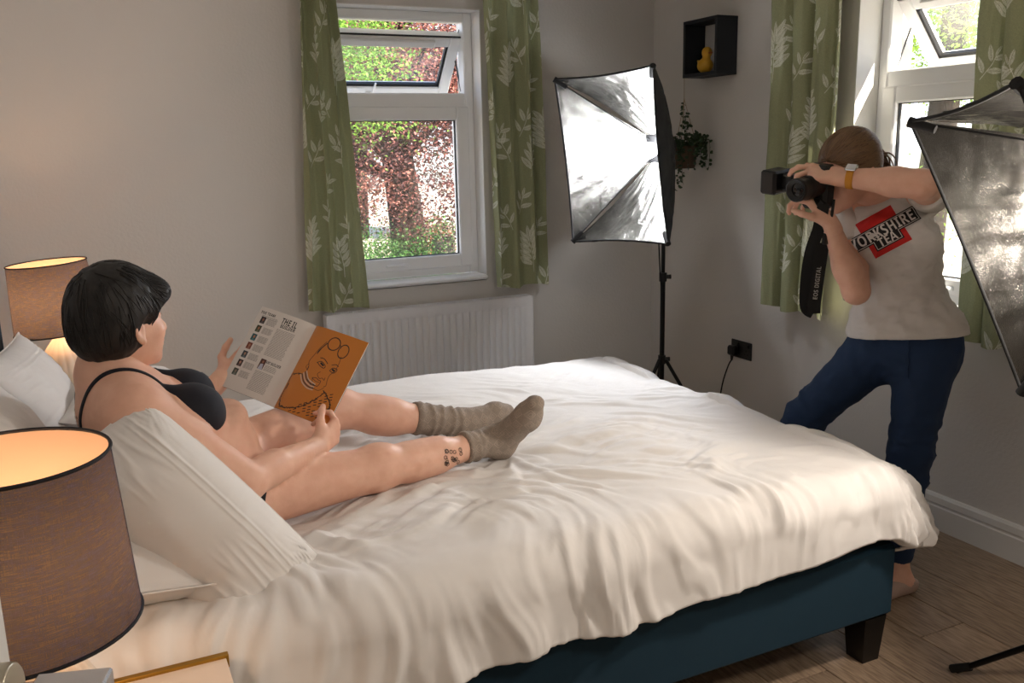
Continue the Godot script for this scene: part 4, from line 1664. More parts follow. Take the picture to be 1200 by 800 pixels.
	for z in [-3.405, -3.291]:
		var sc := MB.new()
		sc.blob(Vector3(RIGHT - 0.008, 0.472, z), Vector3(0.002, 0.003, 0.003), Basis(), 8, 6)
		part(so, "screw", sc, metal)
	var pg := thing("plug", "black mains plug pushed into the wall socket, its cable hanging down", "plug", Vector3(RIGHT - 0.03, 0.445, -3.385))
	var p1 := MB.new()
	p1.box(Vector3(RIGHT - 0.027, 0.465, -3.385), Vector3(0.036, 0.048, 0.050), 0.008)
	p1.tube([Vector3(RIGHT - 0.030, 0.445, -3.385), Vector3(RIGHT - 0.030, 0.415, -3.387)], 0.009, 0.005, 8)
	part(pg, "plug_body", p1, M.black)
	var p2 := MB.new()
	p2.tube(curve([Vector3(RIGHT - 0.030, 0.418, -3.387), Vector3(RIGHT - 0.032, 0.38, -3.41), Vector3(RIGHT - 0.04, 0.28, -3.44), Vector3(RIGHT - 0.05, 0.12, -3.46), Vector3(RIGHT - 0.07, 0.02, -3.47), Vector3(RIGHT - 0.16, 0.006, -3.44), Vector3(2.5, 0.006, -3.36)], 8), 0.0035, 0.0035, 8)
	part(pg, "cable", p2, M.black_rough)

func leaf_shape(len_: float, wid: float) -> ArrayMesh:
	var mb := MB.new()
	var a := Vector3(0, 0, 0)
	var b := Vector3(wid / 2, len_ * 0.06, len_ * 0.45)
	var c := Vector3(0, -len_ * 0.04, len_)
	var d := Vector3(-wid / 2, len_ * 0.06, len_ * 0.45)
	mb.tri(a, c, b)
	mb.tri(a, d, c)
	return mb.commit()

# leaves in clumps round the given centres: [centre, radius, how many]
func leaves(parent: Node3D, clumps: Array, tones: Array, size: float, seed_: int, m: Material) -> void:
	var rng := RandomNumberGenerator.new()
	rng.seed = seed_
	var where := []
	var tint := []
	for cl in clumps:
		var tone: Color = tones[rng.randi() % tones.size()]
		for k in cl[2]:
			var p: Vector3 = cl[0] + Vector3(rng.randfn(), rng.randfn() * 0.8, rng.randfn()) * cl[1] * 0.5
			var z := Vector3(rng.randfn(), rng.randfn() * 0.6 - 0.4, rng.randfn()).normalized()
			var q := aim(z, Vector3(rng.randfn() * 0.5, 1, rng.randfn() * 0.5)).scaled(Vector3.ONE * rng.randf_range(0.6, 1.3))
			where.append(Transform3D(q, p - parent.position))
			var g := rng.randf_range(0.85, 1.18)
			tint.append(Color(tone.r * g, tone.g * g, tone.b * g))
	var mm := MultiMesh.new()
	mm.transform_format = MultiMesh.TRANSFORM_3D
	mm.use_colors = true
	mm.mesh = leaf_shape(size, size * 0.62)
	mm.instance_count = where.size()
	for i in where.size():
		mm.set_instance_transform(i, where[i])
		mm.set_instance_color(i, tint[i])
	var o := MultiMeshInstance3D.new()
	o.name = "foliage"
	o.multimesh = mm
	o.material_override = m
	o.set_meta("kind", "stuff")
	parent.add_child(o, true)

func garden() -> void:
	var gravel := mat(Color(1, 1, 1), 0.95)
	gravel.uv1_triplanar = true
	gravel.uv1_world_triplanar = true
	gravel.uv1_scale = Vector3(0.6, 0.6, 0.6)
	gravel.albedo_texture = noise_tex(0.08, Color(0.62, 0.58, 0.53), Color(0.80, 0.77, 0.71), 121, 512, 5)
	var mb := MB.new()
	mb.box(Vector3(6, -0.75, -14), Vector3(70, 0.4, 70), 0.0)
	struct("ground_outside", mb, gravel)
	var lf := mat(Color(1, 1, 1), 0.6)
	lf.vertex_color_use_as_albedo = true
	lf.backlight_enabled = true
	lf.backlight = Color(0.85, 0.85, 0.85)
	var bark := bumped(mat(Color(0.20, 0.155, 0.125), 0.95), 0.05, 1.2, 3.0, 131, 4)
	var rng := RandomNumberGenerator.new()
	rng.seed = 31
	# lawn strip
	var g := MB.new()
	g.box(Vector3(4.6, -0.54, -9.8), Vector3(9.0, 0.06, 3.0), 0.02)
	var lawn := struct("lawn_strip", g, bumped(mat(Color(0.20, 0.33, 0.08), 0.95), 0.2, 1.0, 3.0, 132))
	lawn.set_meta("kind", "structure")
	# copper beech
	var base := Vector3(3.98, -0.55, -11.4)
	var t := thing("copper_beech_tree", "purple-leaved beech tree with a dark trunk outside the back window", "tree", base)
	var tr := MB.new()
	tr.tube(curve([base, base + Vector3(-0.05, 1.0, 0), base + Vector3(-0.20, 2.2, 0.1), base + Vector3(-0.30, 3.6, 0.2), base + Vector3(-0.2, 5.6, 0.2)], 6), 0.27, 0.12, 14)
	part(t, "trunk", tr, bark)
	var clumps := []
	var tips := []
	for k in 13:
		var a := TAU * k / 13 + rng.randf() * 0.4
		var y0 := rng.randf_range(1.4, 3.6)
		var s := base + Vector3(-0.2, y0, 0.1)
		var e := s + Vector3(cos(a) * rng.randf_range(1.0, 2.3), rng.randf_range(-0.2, 1.4), sin(a) * rng.randf_range(0.8, 1.8))
		var bl := MB.new()
		bl.tube(curve([s, s.lerp(e, 0.5) + Vector3(0, 0.2, 0), e], 5), 0.07, 0.02, 7)
		part(t, "branch", bl, bark)
		tips.append(e)
		clumps.append([e, 0.8, 900])
		clumps.append([s.lerp(e, 0.6), 0.6, 600])
	for k in 110:
		var p := base + Vector3(rng.randf_range(-2.0, 2.6), rng.randf_range(1.25, 5.2), rng.randf_range(-1.2, 1.6))
		clumps.append([p, rng.randf_range(0.4, 0.8), 700])
	for k in 9:   # low sprays in front of the trunk
		clumps.append([Vector3(rng.randf_range(3.1, 5.2), rng.randf_range(0.45, 1.35), -10.4 + rng.randf_range(-0.5, 0.5)), 0.42, 420])
	leaves(t, clumps, [Color(0.10, 0.045, 0.048), Color(0.16, 0.065, 0.062), Color(0.30, 0.12, 0.105), Color(0.46, 0.20, 0.16)], 0.046, 41, lf)
	# a green tree nearer the house
	base = Vector3(1.55, -0.55, -8.6)
	t = thing("green_tree", "fresh green leafy tree beside the beech outside the back window", "tree", base)
	tr = MB.new()
	tr.tube(curve([base, base + Vector3(0.1, 1.2, 0), base + Vector3(0.35, 2.4, 0.1), base + Vector3(0.5, 3.8, 0)], 6), 0.13, 0.05, 10)
	part(t, "trunk", tr, bark)
	clumps = []
	for k in 30:
		var p := Vector3(2.28 + rng.randfn() * 0.26, 2.22 + rng.randfn() * 0.34, -8.3 + rng.randfn() * 0.4)
		clumps.append([p, 0.34, 330])
	for k in 14:
		clumps.append([Vector3(1.5 + rng.randfn() * 0.6, 2.9 + rng.randfn() * 0.6, -8.5 + rng.randfn() * 0.6), 0.5, 330])
	leaves(t, clumps, [Color(0.20, 0.36, 0.05), Color(0.30, 0.48, 0.08), Color(0.14, 0.27, 0.04)], 0.038, 42, lf)
	# trees along the far side of the garden
	for e in [[Vector3(4.2, -0.55, -18.5), "dark leafy tree far behind the beech trunk"], [Vector3(8.2, -0.55, -19.5), "dark leafy tree far behind the stone post"], [Vector3(5.9, -0.55, -20.5), "tall leafy tree between the two far dark trees"]]:
		var ft := thing("distant_tree", e[1], "tree", e[0], "trees at the far side of the garden")
		var tk := MB.new()
		tk.tube([e[0], e[0] + Vector3(0.1, 2.2, 0), e[0] + Vector3(0, 5.0, 0)], 0.22, 0.08, 10)
		part(ft, "trunk", tk, bark)
		clumps = []
		for k in 60:
			clumps.append([e[0] + Vector3(rng.randfn() * 1.0, 3.6 + rng.randfn() * 0.95, rng.randfn() * 0.8), 0.8, 260])
		leaves(ft, clumps, [Color(0.10, 0.075, 0.07), Color(0.14, 0.12, 0.09), Color(0.11, 0.15, 0.07)], 0.11, 52 + int(e[0].x), lf)
	# bushes below
	for e in [[Vector3(3.05, -0.5, -10.0), 0.62, [Color(0.05, 0.14, 0.03), Color(0.09, 0.21, 0.05)], "dense green bush under the beech, left of the stone post"], [Vector3(3.72, -0.5, -10.1), 0.42, [Color(0.07, 0.18, 0.04), Color(0.11, 0.24, 0.06)], "low green bush in front of the beech trunk"], [Vector3(4.42, -0.5, -12.6), 0.55, [Color(0.48, 0.20, 0.06), Color(0.36, 0.15, 0.05)], "orange-leaved bush beyond the stone post"]]:
		var bt := thing("garden_bush", e[3], "bush", e[0], "bushes outside the back window")
		var sb := MB.new()
		for k in 5:
			sb.tube([e[0], e[0] + Vector3(cos(k * 1.3) * 0.3, 0.6, sin(k * 1.3) * 0.3)], 0.02, 0.008, 5)
		part(bt, "stems", sb, bark)
		clumps = []
		for k in 22:
			clumps.append([e[0] + Vector3(rng.randfn() * 0.42 * e[1] / 0.6, 0.35 + absf(rng.randfn()) * 0.30, rng.randfn() * 0.25), 0.3, 330])
		leaves(bt, clumps, e[2], 0.034, 43 + int(e[1] * 10), lf)
	# stone post
	var ps := MB.new()
	ps.box(Vector3(4.12, -0.08, -10.6), Vector3(0.24, 0.95, 0.24), 0.02)
	solo("stone_post", ps, bumped(mat(Color(0.48, 0.45, 0.42), 0.95), 0.06, 1.5, 3.0, 140, 4), "weathered square stone post in the garden", "post", Vector3(4.12, -0.55, -10.6))
	# the tree outside the side window
	base = Vector3(8.6, -0.55, -7.2)
	t = thing("green_tree", "sunlit yellow-green tree outside the side window", "tree", base)
	tr = MB.new()
	tr.tube(curve([base, base + Vector3(0.1, 1.5, 0), base + Vector3(0, 3.2, 0.2), base + Vector3(0.2, 5.0, 0)], 6), 0.22, 0.09, 12)
	part(t, "trunk", tr, bark)
	clumps = []
	for k in 85:
		clumps.append([base + Vector3(rng.randfn() * 1.3, 3.7 + rng.randfn() * 0.75, rng.randfn() * 1.3), 0.6, 400])
	leaves(t, clumps, [Color(0.28, 0.44, 0.06), Color(0.40, 0.52, 0.10), Color(0.20, 0.34, 0.05)], 0.05, 44, lf)

# ---------------------------------------------------------------- people
func head_shape(b: Body, c: Vector3, q: Basis, s: float) -> void:
	# c: between the ears; q: x to the person's left, y up, z out of the face
	var e := func(x: float, y: float, z: float) -> Vector3: return c + q * (Vector3(x, y, z) * s)
	b.ell(e.call(0, 0.036, -0.012), Vector3(0.075, 0.086, 0.096) * s, q, 0.02 * s)
	b.ell(e.call(0, -0.028, 0.030), Vector3(0.061, 0.074, 0.060) * s, q, 0.03 * s)
	b.ell(e.call(0, -0.072, 0.036), Vector3(0.046, 0.038, 0.048) * s, q, 0.025 * s)
	b.ell(e.call(0, -0.100, 0.068), Vector3(0.020, 0.016, 0.016) * s, q, 0.02 * s)
	b.ell(e.call(0, 0.024, 0.076), Vector3(0.048, 0.012, 0.014) * s, q, 0.02 * s)
	for d in [-1.0, 1.0]:
		b.ell(e.call(0.036 * d, -0.030, 0.062), Vector3(0.022, 0.020, 0.020) * s, q, 0.022 * s)
		b.ell(e.call(0.032 * d, 0.004, 0.094), Vector3(0.018, 0.011, 0.014) * s, q, 0.012 * s, -1.0)
		b.ell(e.call(0.031 * d, 0.003, 0.0765), Vector3(0.0135, 0.0105, 0.0105) * s, q, 0.004 * s)
		b.ell(e.call(0.011 * d, -0.040, 0.098), Vector3(0.008, 0.007, 0.010) * s, q, 0.008 * s)
	b.cap(e.call(0, 0.006, 0.086), e.call(0, -0.034, 0.106), 0.0075 * s, 0.0105 * s, 0.014 * s)
	b.ell(e.call(0, -0.064, 0.089), Vector3(0.022, 0.0055, 0.0085) * s, q, 0.006 * s)
	b.ell(e.call(0, -0.074, 0.087), Vector3(0.019, 0.0065, 0.0085) * s, q, 0.006 * s)
	for d in [-1.0, 1.0]:
		var eq := q * Basis(Vector3.UP, -0.38 * d) * Basis(Vector3.RIGHT, -0.15)
		b.ell(e.call(0.079 * d, -0.006, -0.006), Vector3(0.0085, 0.031, 0.0185) * s, eq, 0.008 * s)
		b.ell(e.call(0.089 * d, -0.004, -0.003), Vector3(0.0075, 0.020, 0.010) * s, eq, 0.006 * s, -1.0)
		b.ell(e.call(0.078 * d, -0.034, 0.000), Vector3(0.006, 0.008, 0.008) * s, eq, 0.006 * s)

# wrist, direction to the knuckles, way out of the palm, way to the thumb; curls in degrees for thumb, index .. little finger
func hand_shape(b: Body, wrist: Vector3, fwd: Vector3, palm: Vector3, left: bool, s: float, curls: Array, spread := 1.0) -> void:
	fwd = fwd.normalized()
	palm = (palm - fwd * palm.dot(fwd)).normalized()
	var th := palm.cross(fwd) if left else fwd.cross(palm)
	var fold := fwd.cross(palm).normalized()
	var off := [0.030, 0.010, -0.0105, -0.029]
	var kn := [0.084, 0.088, 0.083, 0.074]
	var seg := [[0.042, 0.025, 0.020], [0.046, 0.029, 0.021], [0.042, 0.027, 0.020], [0.033, 0.020, 0.018]]
	var rr := [0.0088, 0.0090, 0.0085, 0.0076]
	b.cap(wrist - fwd * 0.02 * s, wrist + fwd * 0.03 * s, 0.024 * s, 0.026 * s, 0.02 * s, palm, 0.74)
	for f in 4:
		var root: Vector3 = wrist + fwd * 0.012 * s + th * off[f] * 0.55 * s
		var k: Vector3 = wrist + fwd * kn[f] * s + th * off[f] * s
		b.cap(root, k, 0.0135 * s, 0.0110 * s, 0.014 * s)
		var d: Vector3 = (fwd + th * (off[f] * 3.4 * spread)).normalized()
		var p := k
		for j in 3:
			var ang := deg_to_rad(curls[f + 1][j])
			d = d.rotated(fold, ang)
			var e: Vector3 = p + d * seg[f][j] * s
			b.cap(p, e, rr[f] * (1.0 - 0.08 * j) * s, rr[f] * (0.93 - 0.10 * j) * s, 0.0045 * s)
			p = e
	var t0 := wrist + fwd * 0.020 * s + th * 0.020 * s + palm * 0.006 * s
	var d2 := (fwd * 0.62 + th * 0.72 + palm * 0.30).normalized()
	var t1 := t0 + d2 * 0.040 * s
	b.cap(t0, t1, 0.0155 * s, 0.0120 * s, 0.014 * s)
	for j in 2:
		var ang2 := deg_to_rad(curls[0][j])
		d2 = (d2 * cos(ang2) + (fwd * 0.75 - th * 0.45 + palm * 0.35).normalized() * sin(ang2)).normalized()
		var e2: Vector3 = t1 + d2 * [0.032, 0.027][j] * s
		b.cap(t1, e2, [0.0108, 0.0102][j] * s, [0.0100, 0.0082][j] * s, 0.005 * s)
		t1 = e2

# a small sheet laid on a body: pushed in along -nrm from w x h points round the middle
func patch_on(b: Body, mid: Vector3, nrm: Vector3, up: Vector3, w: float, h: float, nx: int, ny: int, off: float) -> MB:
	var mb := MB.new()
	nrm = nrm.normalized()
	var x := up.cross(nrm).normalized()
	var y := nrm.cross(x)
	var all := b.everything()
	var P := PackedVector3Array()
	var T := PackedVector2Array()
	for j in ny + 1:
		for i in nx + 1:
			var u := float(i) / nx
			var v := float(j) / ny
			var p := mid + x * (u - 0.5) * w + y * (v - 0.5) * h + nrm * 0.12
			for s in 24:
				var d := b.at(p, all) - off
				if d < 0.0004 or (p - mid).dot(nrm) < -0.06:
					break
				p -= nrm * d * 0.9
			P.append(p)
			T.append(Vector2(u, 1.0 - v))
	mb.grid(P, nx + 1, ny + 1, T)
	return mb

func ribbon_on(b: Body, pts: Array, r: float, off: float) -> MB:
	var path := []
	for p in curve(pts, 8):
		path.append(b.onto(p, off))
	var mb := MB.new()
	# a flat band: cross-section follows the skin
	var P := PackedVector3Array()
	var T := PackedVector2Array()
	for k in path.size():
		var d: Vector3 = (path[mini(k + 1, path.size() - 1)] - path[maxi(k - 1, 0)]).normalized()
		var g := b.grad(path[k])
		var sd := g.cross(d).normalized()
		for i in 9:
			var a := TAU * i / 8
			P.append(path[k] + sd * cos(a) * r + g * sin(a) * minf(r, 0.0022))
			T.append(Vector2(i / 8.0, k * 0.1))
	mb.grid(P, 9, path.size(), T, true, true)
	return mb

# strands laid over a hair shape, each a thin tapered tube
func strands(b: Body, c: Vector3, q: Basis, count: int, seed_: int, crown: Vector3, len_: float, r: float, keep: Callable) -> MB:
	var mb := MB.new()
	var rng := RandomNumberGenerator.new()
	rng.seed = seed_
	for k in count:
		var d := Vector3(rng.randfn(), rng.randfn(), rng.randfn()).normalized()
		var p := b.onto(c + q * d * 0.13, 0.0005)
		if not keep.call(q.inverse() * (p - c)):
			continue
		var path := [p]
		var tw := rng.randf_range(-0.35, 0.35)
		var steps := 6
		for s in steps:
			var lp := q.inverse() * (p - c)
			var away := (lp - crown)
			var g := b.grad(p)
			var dir := q * away.normalized()
			dir = (dir - g * dir.dot(g)).normalized().rotated(g, tw)
			p = b.onto(p + dir * len_ / steps, 0.0005 + 0.0006 * rng.randf())
			if not keep.call(q.inverse() * (p - c)):
				break
			path.append(p)
		if path.size() > 2:
			mb.tube(path, r, r * 0.35, 4, false)
	return mb

func people_materials() -> void:
	M.skin = mat(Color(1, 1, 1), 0.52)
	M.skin.uv1_triplanar = true
	M.skin.uv1_scale = Vector3(2.2, 2.2, 2.2)
	M.skin.albedo_texture = noise_tex(0.02, Color(0.87, 0.665, 0.565), Color(0.93, 0.755, 0.66), 81, 512, 4)
	M.skin.heightmap_enabled = true
	M.skin.heightmap_texture = noise_tex(0.25, Color.BLACK, Color.WHITE, 82, 512, 3)
	M.skin.heightmap_scale = 0.02
	M.skin.subsurf_scatter_enabled = true
	M.skin.subsurf_scatter_strength = 0.08
	M.navy = mat(Color(0.030, 0.038, 0.095), 0.8)
	M.navy.rim_enabled = true
	M.navy.rim = 0.15
	M.dark_hair = mat(Color(0.060, 0.042, 0.032), 0.55)
	M.eye = mat(Color(0.10, 0.07, 0.05), 0.1)
	M.sock = mat(Color(1, 1, 1), 0.95)
	M.sock.uv1_triplanar = true
	M.sock.uv1_scale = Vector3(16, 16, 16)
	var im := Image.create_empty(256, 256, false, Image.FORMAT_RGB8)
	var n := fnl(1.0, 6, 2)
	for y in 256:
		for x in 256:
			# raised lozenges of the knit and its small stitches
			var u := fmod(x / 128.0, 1.0) - 0.5
			var v := fmod(y / 128.0, 1.0) - 0.5
			var k := absf(u) + absf(v)
			var loz := 1.0 if absf(k - 0.42) < 0.05 or absf(k - 0.2) < 0.04 else 0.0
			var g := 0.80 + 0.12 * loz + 0.12 * sin(x * 1.2) * sin(y * 1.2) + 0.25 * n.get_noise_2d(x * 0.3, y * 0.3)
			im.set_pixel(x, y, Color(0.70 * g, 0.635 * g, 0.575 * g))
	M.sock.albedo_texture = tex(im)

func reader() -> void:
	people_materials()
	var seat := Vector3(0.25, 0.57, -2.17)
	var me := thing("person", "woman with short dark hair in navy underwear and grey socks reading on the bed", "person", seat)
	var b := Body.new()
	# trunk
	b.cap(Vector3(0.245, 0.675, -2.085), Vector3(0.245, 0.675, -2.255), 0.098, 0.098, 0.04)
	b.ell(Vector3(0.228, 0.762, -2.165), Vector3(0.110, 0.115, 0.152), Basis(Vector3(0, 0, 1), 0.5), 0.03)
	b.cap(Vector3(0.135, 0.79, -2.105), Vector3(0.135, 0.79, -2.235), 0.098, 0.098, 0.05)
	b.ell(Vector3(0.068, 0.865, -2.16), Vector3(0.112, 0.135, 0.150), Basis(Vector3(0, 0, 1), 0.5), 0.05)
	b.cap(Vector3(0.068, 0.912, -2.02), Vector3(0.03, 0.912, -2.30), 0.058, 0.058, 0.06)
	b.cap(Vector3(0.025, 0.985, -2.155), Vector3(0.055, 0.93, -2.05), 0.045, 0.048, 0.05)
	b.cap(Vector3(0.025, 0.985, -2.155), Vector3(0.03, 0.93, -2.27), 0.045, 0.048, 0.05)
	for s in [1.0, -1.0]:
		b.ell(Vector3(0.185, 0.875, -2.16 + s * 0.078), Vector3(0.068, 0.068, 0.070), Basis(), 0.035)
	# belly folds
	b.ell(Vector3(0.262, 0.822, -2.165), Vector3(0.062, 0.044, 0.118), Basis(Vector3(0, 0, 1), 0.6), 0.010)
	# neck
	b.cap(Vector3(0.022, 0.98, -2.15), Vector3(0.040, 1.055, -2.148), 0.054, 0.052, 0.035)
	# near leg, stretched out
	b.cap(Vector3(0.255, 0.657, -2.085), Vector3(0.62, 0.655, -2.125), 0.084, 0.055, 0.05)
	b.cap(Vector3(0.62, 0.655, -2.125), Vector3(0.80, 0.648, -2.17), 0.054, 0.047, 0.03)
	b.cap(Vector3(0.72, 0.645, -2.152), Vector3(0.99, 0.643, -2.22), 0.046, 0.032, 0.03)
	b.ell(Vector3(0.63, 0.690, -2.125), Vector3(0.035, 0.022, 0.034), Basis(), 0.03)
	# far leg, knee a little raised
	b.cap(Vector3(0.255, 0.68, -2.27), Vector3(0.60, 0.742, -2.43), 0.092, 0.056, 0.05)
	b.cap(Vector3(0.60, 0.742, -2.43), Vector3(0.76, 0.69, -2.435), 0.054, 0.052, 0.03)
	b.cap(Vector3(0.72, 0.70, -2.434), Vector3(1.0, 0.632, -2.44), 0.052, 0.032, 0.03)
	# near arm
	b.cap(Vector3(0.075, 0.905, -2.005), Vector3(0.168, 0.828, -1.985), 0.062, 0.054, 0.035)
	b.cap(Vector3(0.168, 0.828, -1.985), Vector3(0.277, 0.737, -1.962), 0.054, 0.044, 0.006)
	b.cap(Vector3(0.277, 0.737, -1.962), Vector3(0.352, 0.742, -2.03), 0.041, 0.040, 0.006)
	b.cap(Vector3(0.325, 0.740, -2.006), Vector3(0.474, 0.735, -2.133), 0.041, 0.026, 0.004)
	# far arm
	b.cap(Vector3(0.03, 0.905, -2.315), Vector3(0.17, 0.745, -2.46), 0.056, 0.043, 0.035)
	b.cap(Vector3(0.17, 0.745, -2.46), Vector3(0.308, 0.847, -2.511), 0.041, 0.025, 0.02)
	var mb := MB.new()
	b.mesh(mb, 0.0095)
	# head on a grid of its own
	var hc := Vector3(0.060, 1.085, -2.15)
	var hq := aim(Vector3(0.85, 0.12, -0.52))
	var hs := 0.97
	var hb := Body.new()
	head_shape(hb, hc, hq, hs)
	hb.cap(Vector3(0.022, 0.985, -2.15), hc + hq * Vector3(0, -0.035, -0.018), 0.0535, 0.051, 0.03)
	hb.mesh(mb, 0.0042)
	# hands closed on the magazine
	var near := Body.new()
	near.cap(Vector3(0.440, 0.736, -2.104), Vector3(0.476, 0.735, -2.135), 0.029, 0.0255, 0.01)
	hand_shape(near, Vector3(0.479, 0.735, -2.138), Vector3(0.74, 0.24, -0.60), Vector3(-0.62, 0.10, -0.72), false, 0.92, [[28, 38], [50, 60, 35], [62, 70, 40], [68, 74, 42], [72, 76, 45]])
	near.mesh(mb, 0.0034)
	var far := Body.new()
	far.cap(Vector3(0.275, 0.815, -2.50), Vector3(0.310, 0.848, -2.512), 0.028, 0.025, 0.01)
	hand_shape(far, Vector3(0.318, 0.850, -2.513), Vector3(0.78, 0.52, -0.34), Vector3(-0.57, 0.57, 0.59), true, 0.92, [[45, 30], [8, 12, 10], [8, 12, 10], [10, 14, 10], [12, 16, 10]])
	far.mesh(mb, 0.0034)
	part(me, "body", mb, M.skin)
	for d in [-1.0, 1.0]:
		var ey := MB.new()
		ey.blob(hc + hq * (Vector3(0.031 * d, 0.003, 0.0855) * hs), Vector3(0.0065, 0.0050, 0.0025), hq, 10, 6)
		part(me, "eye", ey, M.eye)
	# hair
	var hr := Body.new()
	var e := func(x: float, y: float, z: float) -> Vector3: return hc + hq * (Vector3(x, y, z) * hs)
	hr.ell(e.call(0, 0.042, -0.004), Vector3(0.095, 0.106, 0.108) * hs, hq, 0.02)
	hr.ell(e.call(0, -0.012, -0.046), Vector3(0.074, 0.062, 0.066) * hs, hq, 0.04)
	hr.ell(e.call(-0.01, 0.060, 0.078), Vector3(0.072, 0.034, 0.040) * hs, hq, 0.03)
	hr.ell(e.call(0, -0.052, 0.098), Vector3(0.120, 0.098, 0.075) * hs, hq, 0.02, -1.0)
	for d in [-1.0, 1.0]:
		hr.ell(e.call(0.098 * d, -0.030, 0.022), Vector3(0.036, 0.052, 0.036) * hs, hq, 0.015, -1.0)
	hr.noise = fnl(38.0, 12, 2)
	hr.nscale = Vector3(1.0, 0.28, 1.0)
	hr.amp = 0.0032
	var hm := MB.new()
	hr.mesh(hm, 0.005)
	hr.noise = null
	var hair := part(me, "hair", hm, M.dark_hair, "short dark brown hair")
	part(hair, "hair_strands", strands(hr, e.call(0, 0.03, -0.01), hq, 520, 9, Vector3(0.0, 0.11, -0.035), 0.085, 0.0013, func(p): return p.y > -0.07), M.dark_hair)
	# underwear
	var br := MB.new()
	var cup := Body.new()
	for s in [1.0, -1.0]:
		cup.ell(Vector3(0.186, 0.875, -2.16 + s * 0.078), Vector3(0.0735, 0.0735, 0.0755), Basis(), 0.012)
		cup.cap(Vector3(0.125, 0.948, -2.155 + s * 0.082), Vector3(0.190, 0.88, -2.16 + s * 0.078), 0.012, 0.064, 0.012)
	cup.cap(Vector3(0.205, 0.865, -2.10), Vector3(0.205, 0.865, -2.22), 0.022, 0.022, 0.02)
	cup.mesh(br, 0.005)
	var band := Body.new()
	band.ell(Vector3(0.068, 0.865, -2.16), Vector3(0.112, 0.135, 0.150), Basis(Vector3(0, 0, 1), 0.5), 0.05)
	band.cap(Vector3(0.135, 0.79, -2.105), Vector3(0.135, 0.79, -2.235), 0.098, 0.098, 0.05)
	band.swell = 0.006
	band.cut(Vector3(0.08, 0.868, -2.16), Vector3(-0.5, 0.87, 0))
	band.cut(Vector3(0.10, 0.832, -2.16), Vector3(0.5, -0.87, 0))
	band.mesh(br, 0.006)
	var bra := part(me, "bra", br, M.navy, "navy bra")
	part(bra, "strap", ribbon_on(b, [Vector3(-0.045, 0.85, -2.10), Vector3(-0.055, 0.90, -2.09), Vector3(-0.03, 0.95, -2.075), Vector3(0.02, 0.985, -2.07), Vector3(0.075, 0.98, -2.07), Vector3(0.13, 0.945, -2.075), Vector3(0.165, 0.925, -2.08)], 0.0065, 0.001), M.navy)
	part(bra, "strap", ribbon_on(b, [Vector3(-0.045, 0.85, -2.19), Vector3(-0.055, 0.90, -2.21), Vector3(-0.03, 0.95, -2.23), Vector3(0.02, 0.98, -2.235), Vector3(0.075, 0.97, -2.235), Vector3(0.13, 0.94, -2.235), Vector3(0.165, 0.925, -2.235)], 0.0065, 0.001), M.navy)
	var bf := Body.new()
	bf.cap(Vector3(0.245, 0.675, -2.085), Vector3(0.245, 0.675, -2.255), 0.098, 0.098, 0.04)
	bf.cap(Vector3(0.255, 0.657, -2.085), Vector3(0.33, 0.657, -2.093), 0.084, 0.078, 0.05)
	bf.cap(Vector3(0.255, 0.685, -2.265), Vector3(0.33, 0.70, -2.275), 0.094, 0.088, 0.05)
	bf.swell = 0.005
	bf.cut(Vector3(0.29, 0.735, -2.17), Vector3(0.45, 0.9, 0))
	bf.cut(Vector3(0.325, 0.70, -2.17), Vector3(1, -0.2, 0))
	var bm := MB.new()
	bf.mesh(bm, 0.007)
	part(me, "briefs", bm, M.navy, "navy briefs")
	# socks
	for k in 2:
		var sk := Body.new()
		var shin: Vector3 = [Vector3(0.885, 0.645, -2.194), Vector3(0.83, 0.675, -2.437)][k]
		var ank: Vector3 = [Vector3(0.985, 0.640, -2.219), Vector3(0.99, 0.636, -2.44)][k]
		var heel: Vector3 = [Vector3(1.018, 0.622, -2.222), Vector3(1.035, 0.628, -2.445)][k]
		var ball: Vector3 = [Vector3(1.058, 0.725, -2.135), Vector3(1.105, 0.640, -2.455)][k]
		var toe: Vector3 = [Vector3(1.068, 0.765, -2.108), Vector3(1.145, 0.640, -2.46)][k]
		sk.cap(shin, ank, [0.042, 0.049][k], 0.037, 0.02)
		sk.cap(ank, heel, 0.037, 0.033, 0.02)
		sk.cap(heel, ball, 0.034, 0.034, 0.03, (ball - ank).cross(Vector3(0.3, 0.2, -1.0)).cross(ball - heel), 0.9)
		sk.cap(ank, ball, 0.030, 0.024, 0.03)
		sk.cap(ball, toe, 0.036, 0.026, 0.02)
		sk.cut(shin, shin - ank)
		# slouched rings above the ankle
		var ax := (ank - shin).normalized()
		for r in 5:
			var pc := shin + (ank - shin) * (0.10 + 0.2 * r)
			sk.ell(pc, Vector3([0.0455, 0.051][k] - 0.0014 * r, [0.0455, 0.051][k] - 0.0014 * r, 0.009), aim(ax + Vector3(0.0, 0.12 * sin(r * 2.0), 0.1 * cos(r * 3.0))), 0.008)
		sk.noise = fnl(28.0, 5 + k, 2)
		sk.amp = 0.002
		var sm := MB.new()
		sk.mesh(sm, 0.0046)
		part(me, "sock", sm, M.sock, "slouchy grey-brown knitted sock")
	# inked patterns on the skin
	var ink := Image.create_empty(256, 192, false, Image.FORMAT_RGBA8)
	ink.fill(Color(0.05, 0.06, 0.07, 0))
	var rng := RandomNumberGenerator.new()
	rng.seed = 8
	for k in 15:
		var c := Vector2(rng.randf_range(30, 226), rng.randf_range(30, 162))
		var ring := []
		for i in 17:
			ring.append(c + Vector2.from_angle(TAU * i / 16) * (12.0 + 7.0 * absf(sin(i * 1.2))))
		ink_line(ink, ring, 4.5)
		ink_line(ink, [c, c + Vector2(rng.randf_range(-30, 30), rng.randf_range(-30, 30))], 3.0)
	var im1 := mat(Color(1, 1, 1), 0.6)
	im1.albedo_texture = tex(ink)
